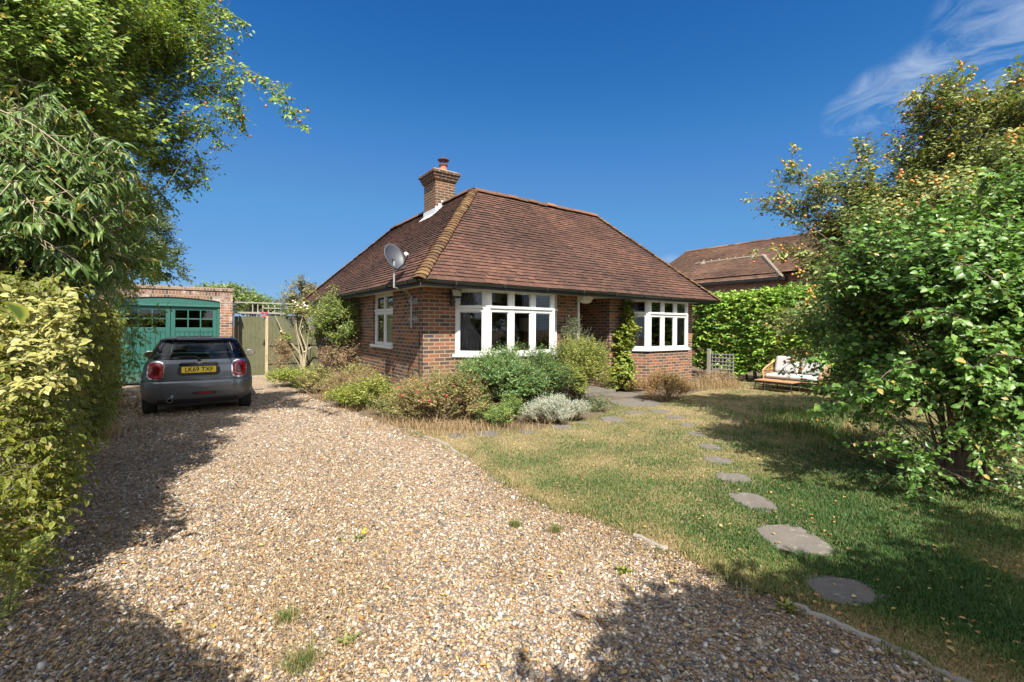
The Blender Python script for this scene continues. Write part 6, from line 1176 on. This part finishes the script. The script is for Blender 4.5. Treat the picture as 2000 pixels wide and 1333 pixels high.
tuft_field('dry_grass', [G(1400, 752), G(1420, 758), G(1370, 760), G(200, 800), G(170, 860), G(1700, 860)], 420, .25, .26, M['straw'], rg_, (.5, .3), .004)
tuft_field('border_grass', [(*G(820, 838), 1), (*G(880, 842), 1), (*G(930, 838), 1), (*G(770, 825), 1), (*G(700, 800), .8), (*G(640, 780), .8), (*G(1020, 838), .6), (*G(560, 745), .6)], 420, .24, .15, M['straw'], rg_, (.45, .35), .003, 1.5)
dpx = [(rg_.uniform(430, 760), rg_.uniform(860, 1330)) for _ in range(70)] + [(rg_.uniform(950, 1250), rg_.uniform(960, 1120)) for _ in range(26)] + [(rg_.uniform(80, 420), rg_.uniform(820, 1300)) for _ in range(40)]
tuft_field('dry_straw', [G(*q) for q in dpx], 95, .24, .05, M['straw'], rg_, (.5, .4), .0015, 1.9)
WG = 'small weeds rooted in the gravel'
for i, (px, py, r_, lab) in enumerate(((705, 1055, .05, 'green weed with a yellow flower in the middle of the drive'), (1215, 1120, .07, 'green weed in the shaded gravel near the lawn edge'), (590, 1305, .10, 'grassy green tuft at the very front of the drive'), (560, 1215, .07, 'thin pale green tuft left of centre at the front of the drive'), (680, 1260, .06, 'broad leaved green weed at the front of the drive'), (665, 1058, .04, 'small grey green weed left of the yellow flowered weed'), (1005, 1030, .06, 'grass tuft on the gravel near the kerb'), (1540, 1195, .08, 'dark green weed against the kerb in the shade'), (1085, 1040, .06, 'green tuft on the gravel right of the grass tuft'))):
    c = np.array(G(px, py)); t = empty('gravel_weed', (c[0], c[1], .012), 0, lab, 'weed', WG); r2 = np.random.default_rng(200 + i); nb_ = 40; lv = Leaves(); a_ = r2.uniform(0, 6.283, nb_); el = r2.uniform(.1, 1.0, nb_); d = np.column_stack([np.cos(a_) * np.cos(el), np.sin(a_) * np.cos(el), np.sin(el)])
    lv.add(np.column_stack([r2.normal(0, r_ * .25, (nb_, 2)), np.zeros(nb_)]), d, np.tile([0, 0, 1.0], (nb_, 1)), r_ * r2.uniform(.5, 1.5, nb_) * (1 if 'tuft' in lab else .55), .035 if 'tuft' in lab else .40, r2.uniform(0, 1, nb_), 'oval'); 
    if 'tuft' in lab: blades('leaves', r2.normal(0, r_ * .42, (320, 2)), r_ * r2.uniform(.3, .95, 320), np.full(320, .0014), np.clip(r2.normal(.42, .28, 320), 0, 1), M['grass'], r2, 1.3, None, t, 0)
    else: lv.build('leaves', M['leaf_yellowgreen' if i % 2 else 'leaf_mid'], t)
    if 'with a yellow' in lab: fruit('yellow_petals', np.array([[.02, -.02, .06], [.03, .0, .07], [.035, -.02, .055]]), .012, M['yellow_flower'], t, r2)
M['fallen'] = leaf_mat('fallen_leaf', [(.26, .13, .04), (.40, .22, .07), (.50, .33, .12), (.45, .38, .16)], .15, .7)
P1 = sample(LAWN, 420, 12, 1.3, rg_); P2 = sample(DRIVE, 900, 9, 1.3, rg_); P = np.concatenate([P1, P2]); n = len(P); lv = Leaves(); a_ = rg_.uniform(0, 6.283, n)
lv.add(np.column_stack([P, np.r_[np.full(420, .03), np.full(900, .022)]]), np.column_stack([np.cos(a_), np.sin(a_), rg_.normal(0, .25, n)]), np.array([0, 0, 1.0]) + rdir(n, rg_) * .35, rg_.uniform(.018, .042, n), .6, rg_.uniform(0, 1, n), 'oval')
o = lv.build('fallen_leaves', M['fallen'], None); o['kind'] = 'stuff'
lv = Leaves(); k = rg_.uniform(0, 1, 2600); P = HEDGE0 + (HEDGE1 - HEDGE0) * k[:, None] + np.array([.771, .637]) * rg_.gamma(1.6, .30, 2600)[:, None] - .2; a_ = rg_.uniform(0, 6.283, 2600)
lv.add(np.column_stack([P, np.full(2600, .02)]), np.column_stack([np.cos(a_), np.sin(a_), rg_.normal(0, .3, 2600)]), np.array([0, 0, 1.0]) + rdir(2600, rg_) * .4, rg_.uniform(.02, .05, 2600), .55, rg_.uniform(0, .8, 2600), 'oval'); o = lv.build('leaf_litter', M['leaf_dry'], None); o['kind'] = 'stuff'

n = 5200; k = rg_.uniform(0, len(EDGE_S) * .8, n); i0 = k.astype(int); E_ = np.array(EDGE_S); P = E_[i0] + rg_.normal(0, .13, (n, 2)) - np.array([.06, .06]); a_ = rg_.uniform(0, 6.283, n)
P2 = np.concatenate([np.array(G(rg_.uniform(400, 760), rg_.uniform(850, 1330))) + rg_.normal(0, .13, (60, 2)) for _ in range(75)]); P2 = np.concatenate([P2, np.concatenate([np.array(G(rg_.uniform(900, 1250), rg_.uniform(930, 1150))) + rg_.normal(0, .10, (45, 2)) for _ in range(22)])])
P = np.concatenate([P, P2]); n = len(P); a_ = rg_.uniform(0, 6.283, n); lv = Leaves()
lv.add(np.column_stack([P, rg_.uniform(.014, .026, n)]), np.column_stack([np.cos(a_), np.sin(a_), rg_.normal(0, .22, n)]), np.array([0, 0, 1.0]) + rdir(n, rg_) * .4, rg_.uniform(.008, .030, n), .42, rg_.uniform(0, .9, n), 'small'); o = lv.build('leaf_debris', M['leaf_dry'], None); o['kind'] = 'stuff'
